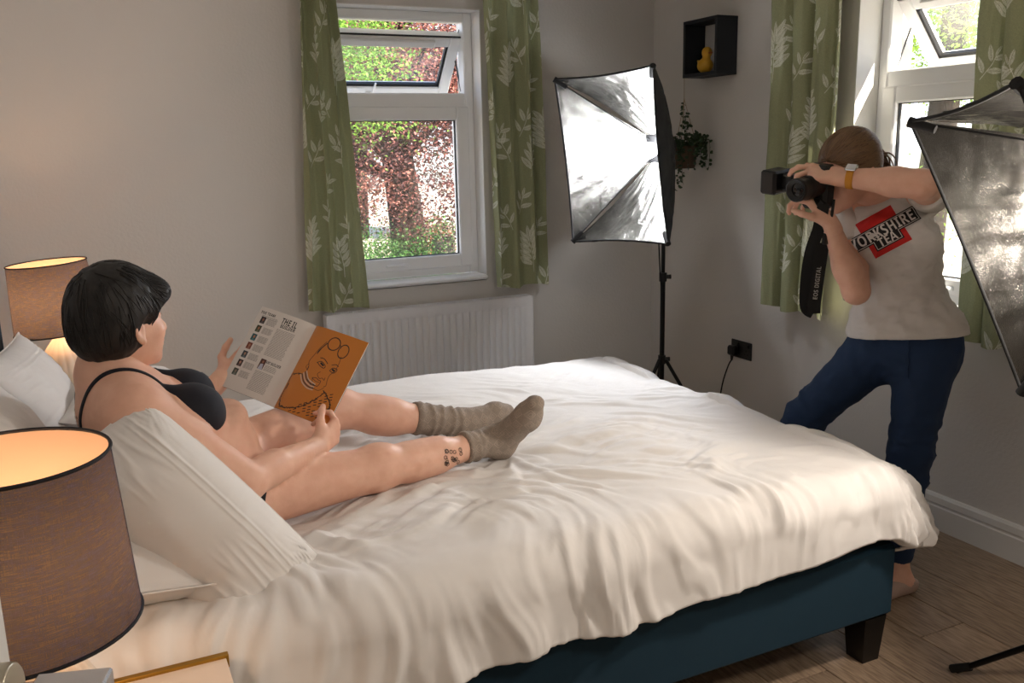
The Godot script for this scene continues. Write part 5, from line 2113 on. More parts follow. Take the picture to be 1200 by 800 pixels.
	im1.transparency = BaseMaterial3D.TRANSPARENCY_ALPHA_SCISSOR
	im1.alpha_scissor_threshold = 0.5
	part(me, "ankle_tattoo", patch_on(b, Vector3(0.835, 0.648, -2.135), Vector3(-0.1, 0.30, 1), Vector3(0, 1, 0.2), 0.075, 0.055, 10, 8, 0.0008), im1, "dark floral tattoo")
	part(me, "back_tattoo", patch_on(b, Vector3(-0.06, 0.855, -2.15), Vector3(-1, 0.2, 0.15), Vector3(0.2, 1, 0), 0.10, 0.12, 12, 12, 0.0008), im1, "dark tattoo on the back")
	magazine()

func ink_line(im: Image, pts: Array, w: float) -> void:
	for i in pts.size() - 1:
		var a: Vector2 = pts[i]
		var b: Vector2 = pts[i + 1]
		var lo := (a.min(b) - Vector2.ONE * w).floor()
		var hi := (a.max(b) + Vector2.ONE * w).ceil()
		for y in range(maxi(int(lo.y), 0), mini(int(hi.y) + 1, im.get_height())):
			for x in range(maxi(int(lo.x), 0), mini(int(hi.x) + 1, im.get_width())):
				if Geometry2D.get_closest_point_to_segment(Vector2(x, y), a, b).distance_to(Vector2(x, y)) < w * 0.5:
					im.set_pixel(x, y, Color(0.05, 0.06, 0.07, 1))

# ---------------------------------------------------------------- the magazine
func sc(list: Array, w: float, h: float) -> Array:
	var o := []
	for p in list:
		o.append(Vector2(p[0] * w, p[1] * h))
	return o

func smooth2(list: Array, per := 5) -> Array:
	var o := []
	for i in list.size() - 1:
		var a: Vector2 = list[maxi(i - 1, 0)]
		var d: Vector2 = list[mini(i + 2, list.size() - 1)]
		for s in per:
			o.append(list[i].cubic_interpolate(list[i + 1], a, d, float(s) / per))
	o.append(list[-1])
	return o

func left_page() -> Image:
	var W := 512
	var H := 688
	var im := Image.create_empty(W, H, false, Image.FORMAT_RGB8)
	im.fill(Color(0.87, 0.85, 0.825))
	var rng := RandomNumberGenerator.new()
	rng.seed = 4
	var grey := Color(0.42, 0.40, 0.39)
	var lines := func(x0: float, x1: float, y0: float, y1: float, dy: float):
		var y := y0
		while y < y1:
			var x := x0
			while x < x1 - 6:
				var l := rng.randf_range(8, 26)
				line_on(im, [Vector2(x, y), Vector2(minf(x + l, x1), y)], 2.6, grey)
				x += l + 5
			y += dy
	text_on(im, "THE TEAM", Transform2D(0, Vector2(48, 48), 0, Vector2(92, 44)), Color(0.1, 0.1, 0.1), true)
	lines.call(46, 205, 66, 84, 8)
	var faces := [[Color(0.10, 0.05, 0.06), Color(0.55, 0.36, 0.30)], [Color(0.20, 0.22, 0.10), Color(0.62, 0.42, 0.30)], [Color(0.05, 0.30, 0.33), Color(0.70, 0.48, 0.36)], [Color(0.45, 0.18, 0.08), Color(0.68, 0.45, 0.34)], [Color(0.16, 0.20, 0.24), Color(0.64, 0.50, 0.42)], [Color(0.18, 0.08, 0.08), Color(0.70, 0.50, 0.42)], [Color(0.25, 0.28, 0.24), Color(0.50, 0.45, 0.40)]]
	for k in 7:
		var y := 103 + k * 74
		im.fill_rect(Rect2i(50, y - 26, 46, 54), faces[k][0])
		poly_on(im, PackedVector2Array([Vector2(60, y + 28), Vector2(66, y + 10), Vector2(82, y + 10), Vector2(90, y + 28)]), faces[k][0].lightened(0.25))
		var o := PackedVector2Array()
		for i in 14:
			o.append(Vector2(74, y - 4) + Vector2(cos(TAU * i / 14) * 10, sin(TAU * i / 14) * 13))
		poly_on(im, o, faces[k][1])
		lines.call(116, 206, y - 20, y + 26, 7.5)
	text_on(im, "THE IL", Transform2D(0, Vector2(76, 105), 0, Vector2(312, 60)), Color(0.12, 0.12, 0.12), true)
	text_on(im, "BUILDER", Transform2D(0, Vector2(52, 62), 0, Vector2(318, 102)), Color(0.12, 0.12, 0.12), true)
	lines.call(236, 404, 132, 352, 9.5)
	im.fill_rect(Rect2i(240, 385, 50, 84), Color(0.32, 0.16, 0.12))
	poly_on(im, PackedVector2Array([Vector2(244, 469), Vector2(252, 425), Vector2(276, 420), Vector2(288, 469)]), Color(0.72, 0.74, 0.80))
	var f := PackedVector2Array()
	for i in 14:
		f.append(Vector2(266, 406) + Vector2(cos(TAU * i / 14) * 9, sin(TAU * i / 14) * 12))
	poly_on(im, f, Color(0.62, 0.42, 0.34))
	text_on(im, "ART BUILDER", Transform2D(0, Vector2(34, 46), 0, Vector2(358, 400)), Color(0.12, 0.12, 0.12), true)
	lines.call(300, 404, 424, 470, 9.5)
	lines.call(240, 404, 484, 640, 9.5)
	return im

func right_page() -> Image:
	var W := 512
	var H := 688
	var im := Image.create_empty(W, H, false, Image.FORMAT_RGB8)
	im.fill(Color(0.79, 0.49, 0.155))
	var k := Color(0.09, 0.05, 0.05)
	var draw := func(l: Array, w: float, smooth := true):
		var p := sc(l, W, H)
		line_on(im, smooth2(p) if smooth else p, w, k)
	for gl in [[Vector2(0.49, 0.14), 0.105, 0.075], [Vector2(0.69, 0.185), 0.085, 0.08]]:
		for rr in [1.0, 0.93]:
			var ring := []
			for i in 25:
				ring.append([gl[0].x + cos(TAU * i / 24) * gl[1] * rr, gl[0].y + sin(TAU * i / 24) * gl[2] * rr])
			draw.call(ring, 4.0)
	draw.call([[0.585, 0.13], [0.61, 0.14], [0.625, 0.16]], 5.0)
	draw.call([[0.36, 0.142], [0.295, 0.239], [0.263, 0.324], [0.233, 0.406], [0.273, 0.469], [0.271, 0.527]], 4.0)
	draw.call([[0.375, 0.16], [0.31, 0.25], [0.30, 0.29]], 8.0)
	draw.call([[0.33, 0.22], [0.30, 0.30]], 6.0)
	draw.call([[0.695, 0.246], [0.715, 0.32], [0.71, 0.415], [0.668, 0.469], [0.664, 0.526], [0.688, 0.595], [0.661, 0.61]], 3.5)
	draw.call([[0.37, 0.392], [0.434, 0.366], [0.525, 0.397], [0.518, 0.426], [0.444, 0.415], [0.385, 0.392]], 5.0)
	draw.call([[0.44, 0.385], [0.49, 0.40]], 14.0)
	draw.call([[0.389, 0.331], [0.46, 0.330], [0.545, 0.365]], 5.5)
	draw.call([[0.628, 0.43], [0.657, 0.392], [0.733, 0.391], [0.71, 0.438], [0.64, 0.432]], 5.0)
	draw.call([[0.665, 0.408], [0.70, 0.415]], 14.0)
	draw.call([[0.62, 0.365], [0.68, 0.345], [0.73, 0.355]], 5.0)
	draw.call([[0.498, 0.475], [0.470, 0.509], [0.532, 0.545], [0.575, 0.532], [0.618, 0.546], [0.615, 0.518]], 3.5)
	draw.call([[0.418, 0.563], [0.485, 0.552], [0.53, 0.565], [0.577, 0.572], [0.561, 0.632], [0.471, 0.620], [0.418, 0.563]], 4.0)
	draw.call([[0.43, 0.57], [0.50, 0.588], [0.565, 0.585]], 3.0)
	draw.call([[0.264, 0.459], [0.294, 0.544], [0.446, 0.642], [0.598, 0.672], [0.675, 0.619]], 3.0)
	draw.call([[0.25, 0.43], [0.225, 0.47], [0.265, 0.50]], 3.0)
	# collar bands
	for c in 5:
		var o := c * 0.018
		var p := sc([[0.205 + o, 0.575 - o * 0.8], [0.29 + o, 0.645 - o * 0.8], [0.41 + o * 0.7, 0.685 - o], [0.515, 0.685 - o * 0.9]], W, H)
		line_on(im, smooth2(p), 8.0, Color(0.80, 0.74, 0.66) if c % 2 == 0 else Color(0.25, 0.22, 0.22))
	# shawl: a ragged outline and rows of dashes
	var rng := RandomNumberGenerator.new()
	rng.seed = 14
	for path in [[[0.199, 0.563], [0.078, 0.587], [0.02, 0.644], [0.057, 0.717], [0.038, 0.837], [0.074, 0.919], [0.107, 0.968]], [[0.119, 0.965], [0.239, 0.960], [0.397, 0.925], [0.523, 0.855], [0.625, 0.774], [0.718, 0.671]], [[0.691, 0.656], [0.811, 0.711], [0.889, 0.771], [0.905, 0.83]]]:
		var q := smooth2(sc(path, W, H), 10)
		var z := []
		for i in q.size():
			z.append(q[i] + Vector2(rng.randf_range(-9, 9), rng.randf_range(-9, 9)))
		line_on(im, z, 5.0, k)
		line_on(im, q, 4.0, k)
	for r in 9:
		for c in 9:
			var x := 0.30 + c * 0.065 + r * 0.012
			var y := 0.985 - c * 0.036 - 0.0 + r * 0.030 - 0.03
			if rng.randf() < 0.65 and x < 0.93 and y < 0.985:
				draw.call([[x, y], [x + 0.035, y - 0.014]], 6.5, false)
	return im

func magazine() -> void:
	var B := Basis.from_euler(Vector3(-0.60987, -0.77281, -0.25699))
	var T := Vector3(0.485, 0.889, -2.38)
	var W := 0.184
	var H := 0.247
	var t := thing("magazine", "open magazine with an orange portrait page held up by the woman", "magazine", T)
	t.basis = B
	for side in [-1.0, 1.0]:
		for layer in 2:
			var P := PackedVector3Array()
			var U := PackedVector2Array()
			var nu := 20
			var nv := 8
			for j in nv:
				var v := float(j) / (nv - 1)
				for i in nu:
					var u := float(i) / (nu - 1)
					var arch := 0.012 * sin(PI * pow(u, 0.55)) - 0.004
					var z := u * W * 0.085 + arch - (0.0 if layer == 0 else 0.0045)
					P.append(Vector3(side * u * W * 0.995, (0.5 - v) * H, z))
					U.append(Vector2(u if side > 0 else 1.0 - u, v))
			var mb := MB.new()
			mb.grid(P, nu, nv, U, (side > 0) == (layer == 0))
			if layer == 0:
				var m := mat(Color(1, 1, 1), 0.42)
				m.albedo_texture = tex(right_page() if side > 0 else left_page())
				m.texture_repeat = false
				own_part(t, "page", mb, m, "orange page with a line drawing of a face" if side > 0 else "white page of text and small portraits")
			else:
				own_part(t, "cover", mb, mat(Color(0.10, 0.10, 0.11), 0.35))
		# the edges of the paper block
		var ed := MB.new()
		var prev = null
		for i in 20:
			var u := i / 19.0
			var z := u * W * 0.085 + 0.012 * sin(PI * pow(u, 0.55)) - 0.004
			var a := Vector3(side * u * W * 0.993, 0, z - 0.0003)
			if prev != null:
				for y in [-H / 2 + 0.0008, H / 2 - 0.0008]:
					ed.quad(prev + Vector3(0, y, 0), a + Vector3(0, y, 0), a + Vector3(0, y, -0.0038), prev + Vector3(0, y, -0.0038))
			prev = a
		ed.quad(prev + Vector3(0, -H / 2, 0), prev + Vector3(0, H / 2, 0), prev + Vector3(0, H / 2, -0.0038), prev + Vector3(0, -H / 2, -0.0038))
		own_part(t, "page_edges", ed, mat(Color(0.82, 0.80, 0.77), 0.8))

func photographer() -> void:
	var me := thing("person", "photographer in white printed t-shirt and blue jeans aiming a camera", "person", Vector3(2.28, 0, -2.05))
	var denim := mat(Color(1, 1, 1), 0.85)
	denim.uv1_triplanar = true
	denim.uv1_scale = Vector3(6, 6, 6)
	denim.albedo_texture = noise_tex(0.3, Color(0.045, 0.115, 0.22), Color(0.14, 0.27, 0.43), 83, 512, 4)
	denim.heightmap_enabled = true
	denim.heightmap_texture = noise_tex(0.5, Color.BLACK, Color.WHITE, 84, 512, 2)
	denim.heightmap_scale = 0.04
	var cotton := bumped(mat(Color(0.84, 0.825, 0.81), 0.85), 0.4, 0.02, 30.0, 85, 2)
	# joints
	var pel := Vector3(2.385, 0.80, -2.02)
	var lhip := Vector3(2.405, 0.79, -1.965)
	var rhip := Vector3(2.345, 0.79, -2.085)
	var lknee := Vector3(2.325, 0.46, -1.935)
	var lank := Vector3(2.292, 0.085, -1.925)
	var rknee := Vector3(2.19, 0.515, -2.265)
	var rank := Vector3(2.225, 0.085, -2.50)
	var cst := Vector3(2.36, 1.10, -2.085)
	var nck := Vector3(2.315, 1.275, -2.115)
	var lsh := Vector3(2.425, 1.275, -2.015)
	var rsh := Vector3(2.285, 1.215, -2.20)
	var lel := Vector3(2.215, 1.318, -1.868)
	var lwr := Vector3(2.095, 1.340, -2.068)
	var rel := Vector3(2.165, 0.988, -2.045)
	var rwr := Vector3(2.085, 1.205, -2.095)
	var face := Vector3(-0.93, -0.30, 0.10)
	var chest_f := Vector3(-0.72, 0.0, 0.69).normalized()
	var chest_r := chest_f.cross(Vector3.UP)
	var hc := Vector3(2.192, 1.352, -2.135)
	var hq := aim(face, Vector3(0.15, 1, 0.10))
	# ---- body
	var b := Body.new()
	b.cap(lhip, rhip, 0.10, 0.10, 0.05)
	b.cap(pel, cst, 0.105, 0.115, 0.06, chest_f, 0.8)
	b.cap(lsh, rsh, 0.05, 0.05, 0.06)
	b.cap(cst, nck, 0.11, 0.05, 0.06, chest_f, 0.8)
	for e in [[lhip, lknee, lank], [rhip, rknee, rank]]:
		b.cap(e[0], e[1], 0.088, 0.053, 0.04)
		b.cap(e[1], e[2], 0.052, 0.034, 0.03)
	b.cap(lsh, lel, 0.050, 0.043, 0.03)
	b.cap(lel, lel.lerp(lwr, 0.35), 0.041, 0.042, 0.02)
	b.cap(lel.lerp(lwr, 0.3), lwr, 0.042, 0.026, 0.02)
	b.cap(rsh, rel, 0.050, 0.041, 0.03)
	b.cap(rel, rel.lerp(rwr, 0.35), 0.038, 0.041, 0.02)
	b.cap(rel.lerp(rwr, 0.3), rwr, 0.041, 0.026, 0.02)
	# feet
	b.cap(lank, Vector3(2.30, 0.04, -1.905), 0.034, 0.030, 0.02)
	b.cap(Vector3(2.30, 0.035, -1.90), Vector3(2.16, 0.028, -1.925), 0.028, 0.026, 0.03)
	b.cap(rank, Vector3(2.235, 0.04, -2.51), 0.034, 0.030, 0.02)
	b.cap(Vector3(2.235, 0.035, -2.51), Vector3(2.11, 0.028, -2.52), 0.028, 0.026, 0.03)
	var mb := MB.new()
	b.mesh(mb, 0.010)
	var hb := Body.new()
	head_shape(hb, hc, hq, 1.0)
	hb.cap(nck, hc + hq * Vector3(0, -0.035, -0.02), 0.055, 0.050, 0.03)
	hb.mesh(mb, 0.0045)
	var lh := Body.new()
	lh.cap(lel.lerp(lwr, 0.85), lwr, 0.029, 0.026, 0.01)
	hand_shape(lh, lwr, Vector3(-0.78, 0.16, -0.52), Vector3(-0.40, -0.42, -0.80), true, 0.98, [[12, 5], [20, 35, 25], [42, 48, 30], [48, 52, 30], [52, 52, 30]])
	lh.mesh(mb, 0.0036)
	var rh := Body.new()
	rh.cap(rel.lerp(rwr, 0.85), rwr, 0.029, 0.026, 0.01)
	hand_shape(rh, rwr, Vector3(-0.40, 0.72, -0.45), Vector3(-0.55, 0.35, -0.75), false, 0.98, [[20, 20], [40, 55, 35], [48, 58, 35], [52, 60, 35], [55, 60, 35]])
	rh.mesh(mb, 0.0036)
	part(me, "body", mb, M.skin)
	for d in [-1.0, 1.0]:
		var ey := MB.new()
		ey.blob(hc + hq * Vector3(0.031 * d, 0.003, 0.0855), Vector3(0.0065, 0.0050, 0.0025), hq, 10, 6)
		part(me, "eye", ey, M.eye)
	# ---- t-shirt
	var s := Body.new()
	s.cap(pel + Vector3(0, -0.06, 0), cst, 0.142, 0.126, 0.06, chest_f, 0.92)
	s.cap(lhip + Vector3(0, 0.05, 0), rhip + Vector3(0, 0.05, 0), 0.113, 0.113, 0.06)
	s.cap(lsh + Vector3(-0.01, -0.01, 0), rsh + Vector3(0.01, -0.01, 0), 0.054, 0.054, 0.06)
	s.cap(cst, nck + Vector3(0, -0.03, 0), 0.125, 0.066, 0.06, chest_f, 0.86)
	for d in [-1.0, 1.0]:
		s.ell(cst + chest_f * 0.085 + chest_r * 0.062 * d + Vector3(0, 0.03, 0), Vector3(0.066, 0.066, 0.066), Basis(), 0.05)
	s.cut(Vector3(2.38, 0.828, -2.02), Vector3(0.0, -1.0, 0.12))
	s.cut(nck + Vector3(0, 0.008, 0), Vector3(-0.62, 0.85, 0.1))
	s.noise = fnl(13.0, 15, 3)
	s.nscale = Vector3(1.0, 1.7, 1.0)
	s.amp = 0.011
	var sm := MB.new()
	s.mesh(sm, 0.0075)
	for e in [[lsh, lel, 0.50], [rsh, rel, 0.45]]:
		var sl := Body.new()
		var end: Vector3 = e[0].lerp(e[1], e[2])
		sl.cap(e[0], e[0].lerp(e[1], 0.8), 0.060, 0.058, 0.03)
		sl.cut(end, e[1] - e[0])
		sl.noise = s.noise
		sl.amp = 0.004
		sl.mesh(sm, 0.007)
	var shirt := part(me, "t_shirt", sm, cotton, "white cotton t-shirt")
	# the print on the chest
	var im := Image.create_empty(640, 640, false, Image.FORMAT_RGBA8)
	im.fill(Color(0.85, 0.83, 0.81, 0))
	var red := Color(0.78, 0.10, 0.08)
	var blk := Color(0.03, 0.03, 0.035)
	var wht := Color(0.86, 0.84, 0.82)
	var X := Transform2D(-0.55, Vector2(320, 320))
	var fillp := func(pts: Array, c: Color):
		var o := PackedVector2Array()
		for p in pts:
			o.append(X * Vector2(p[0], p[1]))
		var lo := o[0]
		var hi := o[0]
		for p in o:
			lo = lo.min(p)
			hi = hi.max(p)
		for y in range(maxi(0, int(lo.y)), mini(640, int(hi.y) + 2)):
			for x in range(maxi(0, int(lo.x)), mini(640, int(hi.x) + 2)):
				if Geometry2D.is_point_in_polygon(Vector2(x, y), o):
					im.set_pixel(x, y, Color(c, 1))
	fillp.call([[-150, -150], [150, -150], [150, 170], [-150, 170]], red)
	fillp.call([[-290, -62], [290, -62], [290, 62], [112, 62], [112, 128], [-112, 128], [-112, 62], [-290, 62]], blk)
	fillp.call([[-281, -53], [281, -53], [281, 53], [103, 53], [103, 119], [-103, 119], [-103, 53], [-281, 53]], wht)
	fillp.call([[-276, -48], [276, -48], [276, 48], [98, 48], [98, 114], [-98, 114], [-98, 48], [-276, 48]], blk)
	text_on(im, "YORKSHIRE", X * Transform2D(0, Vector2(152, 185), 0, Vector2(0, 0)), wht, true)
	text_on(im, "TEA", X * Transform2D(0, Vector2(135, 150), 0, Vector2(0, 78)), wht, true)
	var pm := mat(Color(1, 1, 1), 0.7)
	pm.albedo_texture = tex(im)
	pm.transparency = BaseMaterial3D.TRANSPARENCY_ALPHA_SCISSOR
	pm.alpha_scissor_threshold = 0.5
	part(shirt, "chest_print", patch_on(s, cst + chest_f * 0.12 + chest_r * 0.040 + Vector3(0, 0.072, 0), chest_f + Vector3(0, 0.12, 0), Vector3.UP, 0.25, 0.25, 44, 44, 0.0014), pm, "red and black lettered print")
	# ---- jeans
	var j := Body.new()
	j.cap(lhip, rhip, 0.100, 0.100, 0.05)
	j.cap(pel, pel + Vector3(0, 0.06, 0), 0.122, 0.116, 0.05, chest_f, 0.92)
	j.ell(pel - chest_f * 0.06 + Vector3(0, -0.03, 0), Vector3(0.095, 0.10, 0.095), Basis(), 0.05)
	j.cap(lhip, lknee, 0.098, 0.063, 0.035)
	j.cap(rhip, rknee, 0.098, 0.063, 0.035)
	j.cap(lknee, lank.lerp(lknee, 0.42), 0.062, 0.056, 0.03)
	j.cap(lank.lerp(lknee, 0.45), lank.lerp(lknee, 0.10), 0.056, 0.043, 0.03)
	j.cap(rknee, rank.lerp(rknee, 0.42), 0.062, 0.056, 0.03)
	j.cap(rank.lerp(rknee, 0.45), rank.lerp(rknee, 0.10), 0.056, 0.043, 0.03)
	for e in [[lhip, lknee, lank], [rhip, rknee, rank]]:
		for r in 7:
			var k := 0.74 + 0.085 * r
			var p: Vector3 = e[0].lerp(e[1], k) if k < 1.0 else e[1].lerp(e[2], (k - 1.0) * 0.9)
			var ax: Vector3 = (e[1] - e[0]) if k < 1.0 else (e[2] - e[1])
			var rr := lerpf(0.073, 0.062, minf((k - 0.74) / 0.4, 1.0))
			j.ell(p, Vector3(rr, rr, 0.008), aim(ax.normalized() + Vector3(0.25 * sin(r * 2.1), 0.1, 0.25 * cos(r * 1.7)), Vector3(1, 0.2, 0.1)), 0.012)
	j.cut(Vector3(2.30, 0.105, -2.0), Vector3(0, -1, 0))
	j.noise = fnl(15.0, 18, 3)
	j.amp = 0.006
	var jm := MB.new()
	j.mesh(jm, 0.0075)
	var jeans := part(me, "jeans", jm, denim, "dark blue skinny jeans")
	var fly := MB.new()
	var fp := []
	for k in 9:
		fp.append(j.onto(pel + chest_f * 0.14 + chest_r * 0.012 + Vector3(0, 0.04 - 0.016 * k, 0), 0.0008))
	fly.tube(fp, 0.0022, 0.0022, 5)
	part(jeans, "fly_seam", fly, denim)
	# ---- shoes: pale flats
	var pale := mat(Color(0.72, 0.62, 0.57), 0.6)
	for e in [[Vector3(2.315, 0.0, -1.90), Vector3(2.145, 0.0, -1.925)], [Vector3(2.25, 0.0, -2.51), Vector3(2.095, 0.0, -2.52)]]:
		var sh := Body.new()
		sh.cap(e[0] + Vector3(0, 0.030, 0), e[0].lerp(e[1], 0.55) + Vector3(0, 0.026, 0), 0.035, 0.039, 0.02)
		sh.cap(e[0].lerp(e[1], 0.55) + Vector3(0, 0.026, 0), e[1] + Vector3(0, 0.022, 0), 0.039, 0.028, 0.02)
		sh.cut(e[0] + Vector3(0, 0.001, 0), Vector3(0, -1, 0))
		sh.cut(e[0] + Vector3(0, 0.046, 0), Vector3(0.12, 1, 0))
		var shm := MB.new()
		sh.mesh(shm, 0.006)
		part(me, "shoe", shm, pale, "pale flat shoe")
	# ---- hair drawn back into a short tail
	var brown := mat(Color(0.40, 0.295, 0.20), 0.45)
	var hr := Body.new()
	var e2 := func(x: float, y: float, z: float) -> Vector3: return hc + hq * Vector3(x, y, z)
	hr.ell(e2.call(0, 0.040, -0.016), Vector3(0.084, 0.094, 0.106), hq, 0.02)
	hr.ell(e2.call(0, 0.0, -0.06), Vector3(0.068, 0.06, 0.055), hq, 0.03)
	hr.ell(e2.call(0, -0.045, 0.096), Vector3(0.110, 0.105, 0.072), hq, 0.015, -1.0)
	for d in [-1.0, 1.0]:
		hr.ell(e2.call(0.092 * d, -0.022, 0.004), Vector3(0.030, 0.038, 0.034), hq, 0.012, -1.0)
	hr.noise = fnl(40.0, 13, 2)
	hr.nscale = Vector3(0.35, 1.0, 0.35)
	hr.amp = 0.0018
	var hm := MB.new()
	hr.mesh(hm, 0.005)
	hr.noise = null
	var hair := part(me, "hair", hm, brown, "brown hair tied back")
	part(hair, "hair_strands", strands(hr, e2.call(0, 0.03, -0.01), hq, 1100, 19, Vector3(0.0, 0.02, 0.14), 0.10, 0.0014, func(p): return p.y > -0.04), mat(Color(0.50, 0.39, 0.28), 0.45))
	var tail := MB.new()
	var rng := RandomNumberGenerator.new()
	rng.seed = 23
	for k in 46:
		var o := Vector3(rng.randfn() * 0.010, rng.randfn() * 0.010, 0)
		tail.tube(curve([e2.call(o.x, 0.005 + o.y, -0.11), e2.call(o.x * 1.6 + 0.01, -0.005 + o.y * 1.6, -0.145), e2.call(o.x * 2.0 + 0.02, -0.045 + o.y * 2.0, -0.155), e2.call(o.x * 1.4 + 0.025, -0.095 + o.y, -0.140 + rng.randf_range(-0.01, 0.01))], 5), 0.0034, 0.0012, 5)
	part(hair, "ponytail", tail, brown)
	var tie := MB.new()
	tie.tube([e2.call(0, 0.006, -0.108), e2.call(0, 0.004, -0.120)], 0.017, 0.017, 14)
	part(hair, "hair_tie", tie, M.black_rough)
	# ---- watch on the raised wrist
	var wp := lel.lerp(lwr, 0.86)
	var wd := (lwr - lel).normalized()
	var w := thing("wrist_watch", "steel watch on a yellow strap around the photographer's raised wrist", "watch", wp)
	var st := MB.new()
	var ring := []
	var wu := wd.cross(Vector3.UP).normalized()
	var wv := wd.cross(wu)
	var P := PackedVector3Array()
	for i in 33:
		var a := TAU * i / 32
		for q in 5:
			var off: float = [-0.011, -0.009, 0.0, 0.009, 0.011][q]
			var r: float = [0.0300, 0.0335, 0.0338, 0.0335, 0.0300][q]
			P.append(wp + (wu * cos(a) + wv * sin(a)) * r + wd * off)
	st.grid(P, 5, 33, PackedVector2Array(), true, false, true)
	part(w, "strap", st, mat(Color(0.78, 0.52, 0.10), 0.55))
	var topd := (Vector3(-0.35, 0.85, 0.35) - wd * wd.dot(Vector3(-0.35, 0.85, 0.35))).normalized()
	var cs := MB.new()
	cs.box(Vector3.ZERO, Vector3(0.030, 0.009, 0.034), 0.003, Transform3D(Basis(wd.cross(topd), topd, wd.cross(topd).cross(topd)), wp + topd * 0.036))
	part(w, "watch_case", cs, M.chrome)
	camera_in_hand()

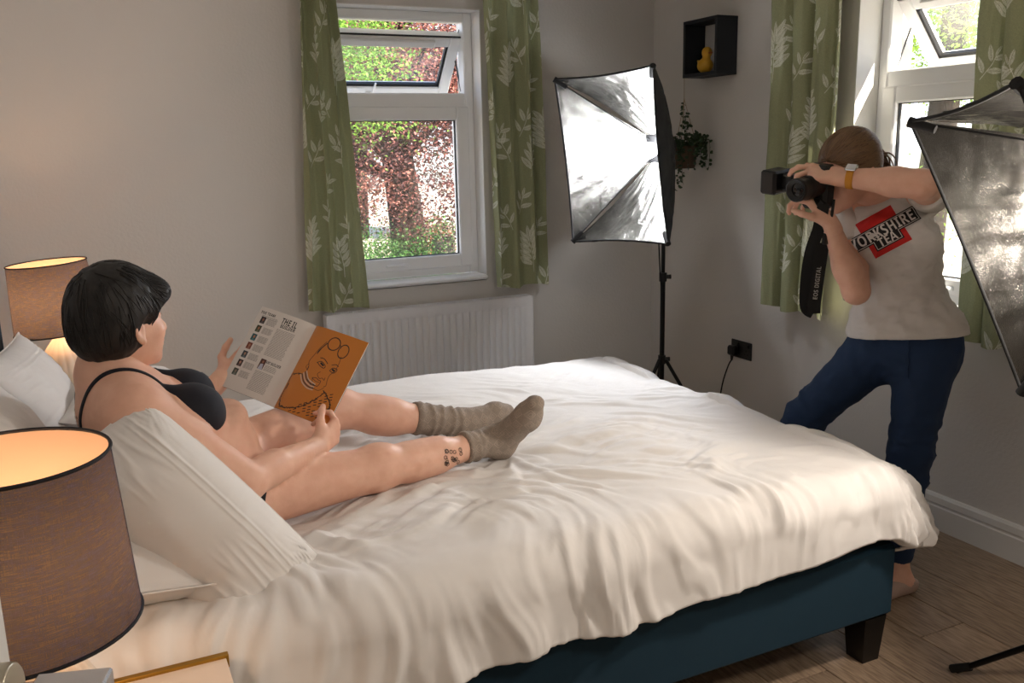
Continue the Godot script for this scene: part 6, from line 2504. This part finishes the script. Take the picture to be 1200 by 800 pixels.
func camera_in_hand() -> void:
	# upright format: the camera's top looks towards -z, its lens towards -x
	var o := Vector3(2.072, 1.312, -2.128)
	var lens := Vector3(-0.985, -0.10, 0.17).normalized()
	var up := Vector3(-0.10, 0.10, -1.0)
	up = (up - lens * up.dot(lens)).normalized()
	var q := Basis(up.cross(lens), up, lens)      # x across, y the camera's top, z out of the lens
	var xf := Transform3D(q, o)
	var c := thing("digital_camera", "black camera with flash held up to the photographer's face", "camera", o)
	c.basis = q
	var mb := MB.new()
	mb.box(Vector3(0, 0, 0), Vector3(0.135, 0.085, 0.052), 0.010)
	mb.box(Vector3(-0.05, -0.002, 0.02), Vector3(0.034, 0.08, 0.045), 0.012)
	mb.box(Vector3(0, 0.05, 0.002), Vector3(0.062, 0.03, 0.062), 0.010)
	own_part(c, "camera_body", mb, M.black)
	var l := MB.new()
	l.lathe([Vector2(0, 0.02), Vector2(0.034, 0.02), Vector2(0.034, 0.05), Vector2(0.0365, 0.052), Vector2(0.0365, 0.078), Vector2(0.034, 0.080), Vector2(0.034, 0.108), Vector2(0.0355, 0.110), Vector2(0.0355, 0.122), Vector2(0.031, 0.123), Vector2(0.027, 0.113), Vector2(0.0, 0.112)], 36, Transform3D(Basis(Vector3.RIGHT, PI / 2), Vector3(0.005, -0.006, 0)), func(r, a, y): return r * (1.0 + (0.012 * absf(sin(a * 24.0)) if y > 0.055 and y < 0.077 else 0.0)))
	var ln := own_part(c, "lens", l, M.black)
	var g := MB.new()
	g.blob(Vector3(0.005, -0.006, 0.108), Vector3(0.027, 0.027, 0.008), Basis(), 24, 10)
	own_part(ln, "front_glass", g, mat(Color(0.03, 0.035, 0.045), 0.04))
	var f := MB.new()
	f.box(Vector3(0, 0.075, 0.0), Vector3(0.045, 0.022, 0.045), 0.004)
	f.box(Vector3(0, 0.105, -0.002), Vector3(0.052, 0.045, 0.05), 0.006)
	f.box(Vector3(0.0, 0.155, 0.010), Vector3(0.075, 0.062, 0.088), 0.007)
	var fl := own_part(c, "flash", f, M.black)
	var fw := MB.new()
	fw.box(Vector3(0.0, 0.155, 0.0545), Vector3(0.066, 0.046, 0.003), 0.001)
	own_part(fl, "flash_window", fw, mat(Color(0.12, 0.12, 0.12), 0.3))
	var ec := MB.new()
	ec.box(Vector3(0, 0.045, -0.036), Vector3(0.04, 0.025, 0.024), 0.006)
	own_part(c, "eyepiece", ec, M.black_rough)
	# neck strap: two bands hang from the lugs and meet in a loop below
	var wide := func(pts: Array, wid: float, face: Vector3) -> MB:
		var m := MB.new()
		var P := PackedVector3Array()
		var T := PackedVector2Array()
		var path := curve(pts, 8)
		for layer in 2:
			P = PackedVector3Array()
			T = PackedVector2Array()
			for k in path.size():
				var d: Vector3 = (path[mini(k + 1, path.size() - 1)] - path[maxi(k - 1, 0)]).normalized()
				var sd := d.cross(face).normalized()
				var nn := sd.cross(d)
				for i in 3:
					P.append(path[k] + sd * wid * (i - 1) + nn * (0.0012 if layer == 0 else -0.0012))
					T.append(Vector2(i * 0.5, float(k) / (path.size() - 1)))
			m.grid(P, 3, path.size(), T, layer == 1)
		return m
	var s := thing("camera_strap", "black camera strap with pale lettering dangling in front of the curtain", "strap", Vector3(2.0820, 0.9180, -2.1100))
	var face := Vector3(-0.62, 0.0, 0.78)
	var a0 := Vector3(2.0520, 1.2600, -2.0850)
	part(s, "band", wide.call([a0, Vector3(2.0520, 1.1880, -2.1000), Vector3(2.0520, 1.1080, -2.1300), Vector3(2.0570, 1.0180, -2.1480), Vector3(2.0620, 0.9330, -2.1500), Vector3(2.0770, 0.9130, -2.1300)], 0.018, face), M.black_rough)
	part(s, "shoulder_pad", wide.call([Vector3(2.0720, 1.1380, -2.1000), Vector3(2.0700, 1.1230, -2.1010), Vector3(2.0670, 1.0480, -2.1080), Vector3(2.0670, 0.9580, -2.1180), Vector3(2.0770, 0.9130, -2.1300)], 0.020, face), M.black_rough, "padded band with pale lettering")
	var cord := MB.new()
	cord.tube(curve([Vector3(2.0770, 1.2730, -2.0700), Vector3(2.0770, 1.2080, -2.0780), Vector3(2.0740, 1.1360, -2.0980)], 6), 0.0045, 0.0045, 8)
	part(s, "cord", cord, M.black_rough)
	var bk := MB.new()
	bk.box(Vector3(2.0745, 1.1530, -2.0930), Vector3(0.018, 0.036, 0.018), 0.003)
	part(s, "buckle", bk, M.black)
	var im := Image.create_empty(512, 96, false, Image.FORMAT_RGBA8)
	im.fill(Color(0.7, 0.7, 0.7, 0))
	text_on(im, "EOS DIGITAL", Transform2D(0, Vector2(118, 118), 0, Vector2(256, 48)), Color(0.62, 0.62, 0.60), true)
	for y in 96:
		for x in 512:
			var p := im.get_pixel(x, y)
			if p.a > 0.0 or p.r < 0.69:
				im.set_pixel(x, y, Color(p, 1.0))
	var tm := mat(Color(1, 1, 1), 0.6)
	tm.albedo_texture = tex(im)
	tm.transparency = BaseMaterial3D.TRANSPARENCY_ALPHA_SCISSOR
	tm.alpha_scissor_threshold = 0.5
	var tx := MB.new()
	var up2 := (Vector3(2.0670, 1.0730, -2.1050) - Vector3(2.0670, 0.9530, -2.1180)).normalized()
	var sd2 := up2.cross(face).normalized()
	var nn2 := face.normalized() * 0.0026
	var m0 := Vector3(2.0670, 0.9530, -2.1180) + nn2
	var m1 := Vector3(2.0670, 1.0730, -2.1050) + nn2
	# reads upwards
	var h2 := 0.0115
	tx.quad(m0 - sd2 * h2 * -1.0, m1 - sd2 * h2 * -1.0, m1 + sd2 * h2 * -1.0, m0 + sd2 * h2 * -1.0)
	part(s, "lettering", tx, tm)
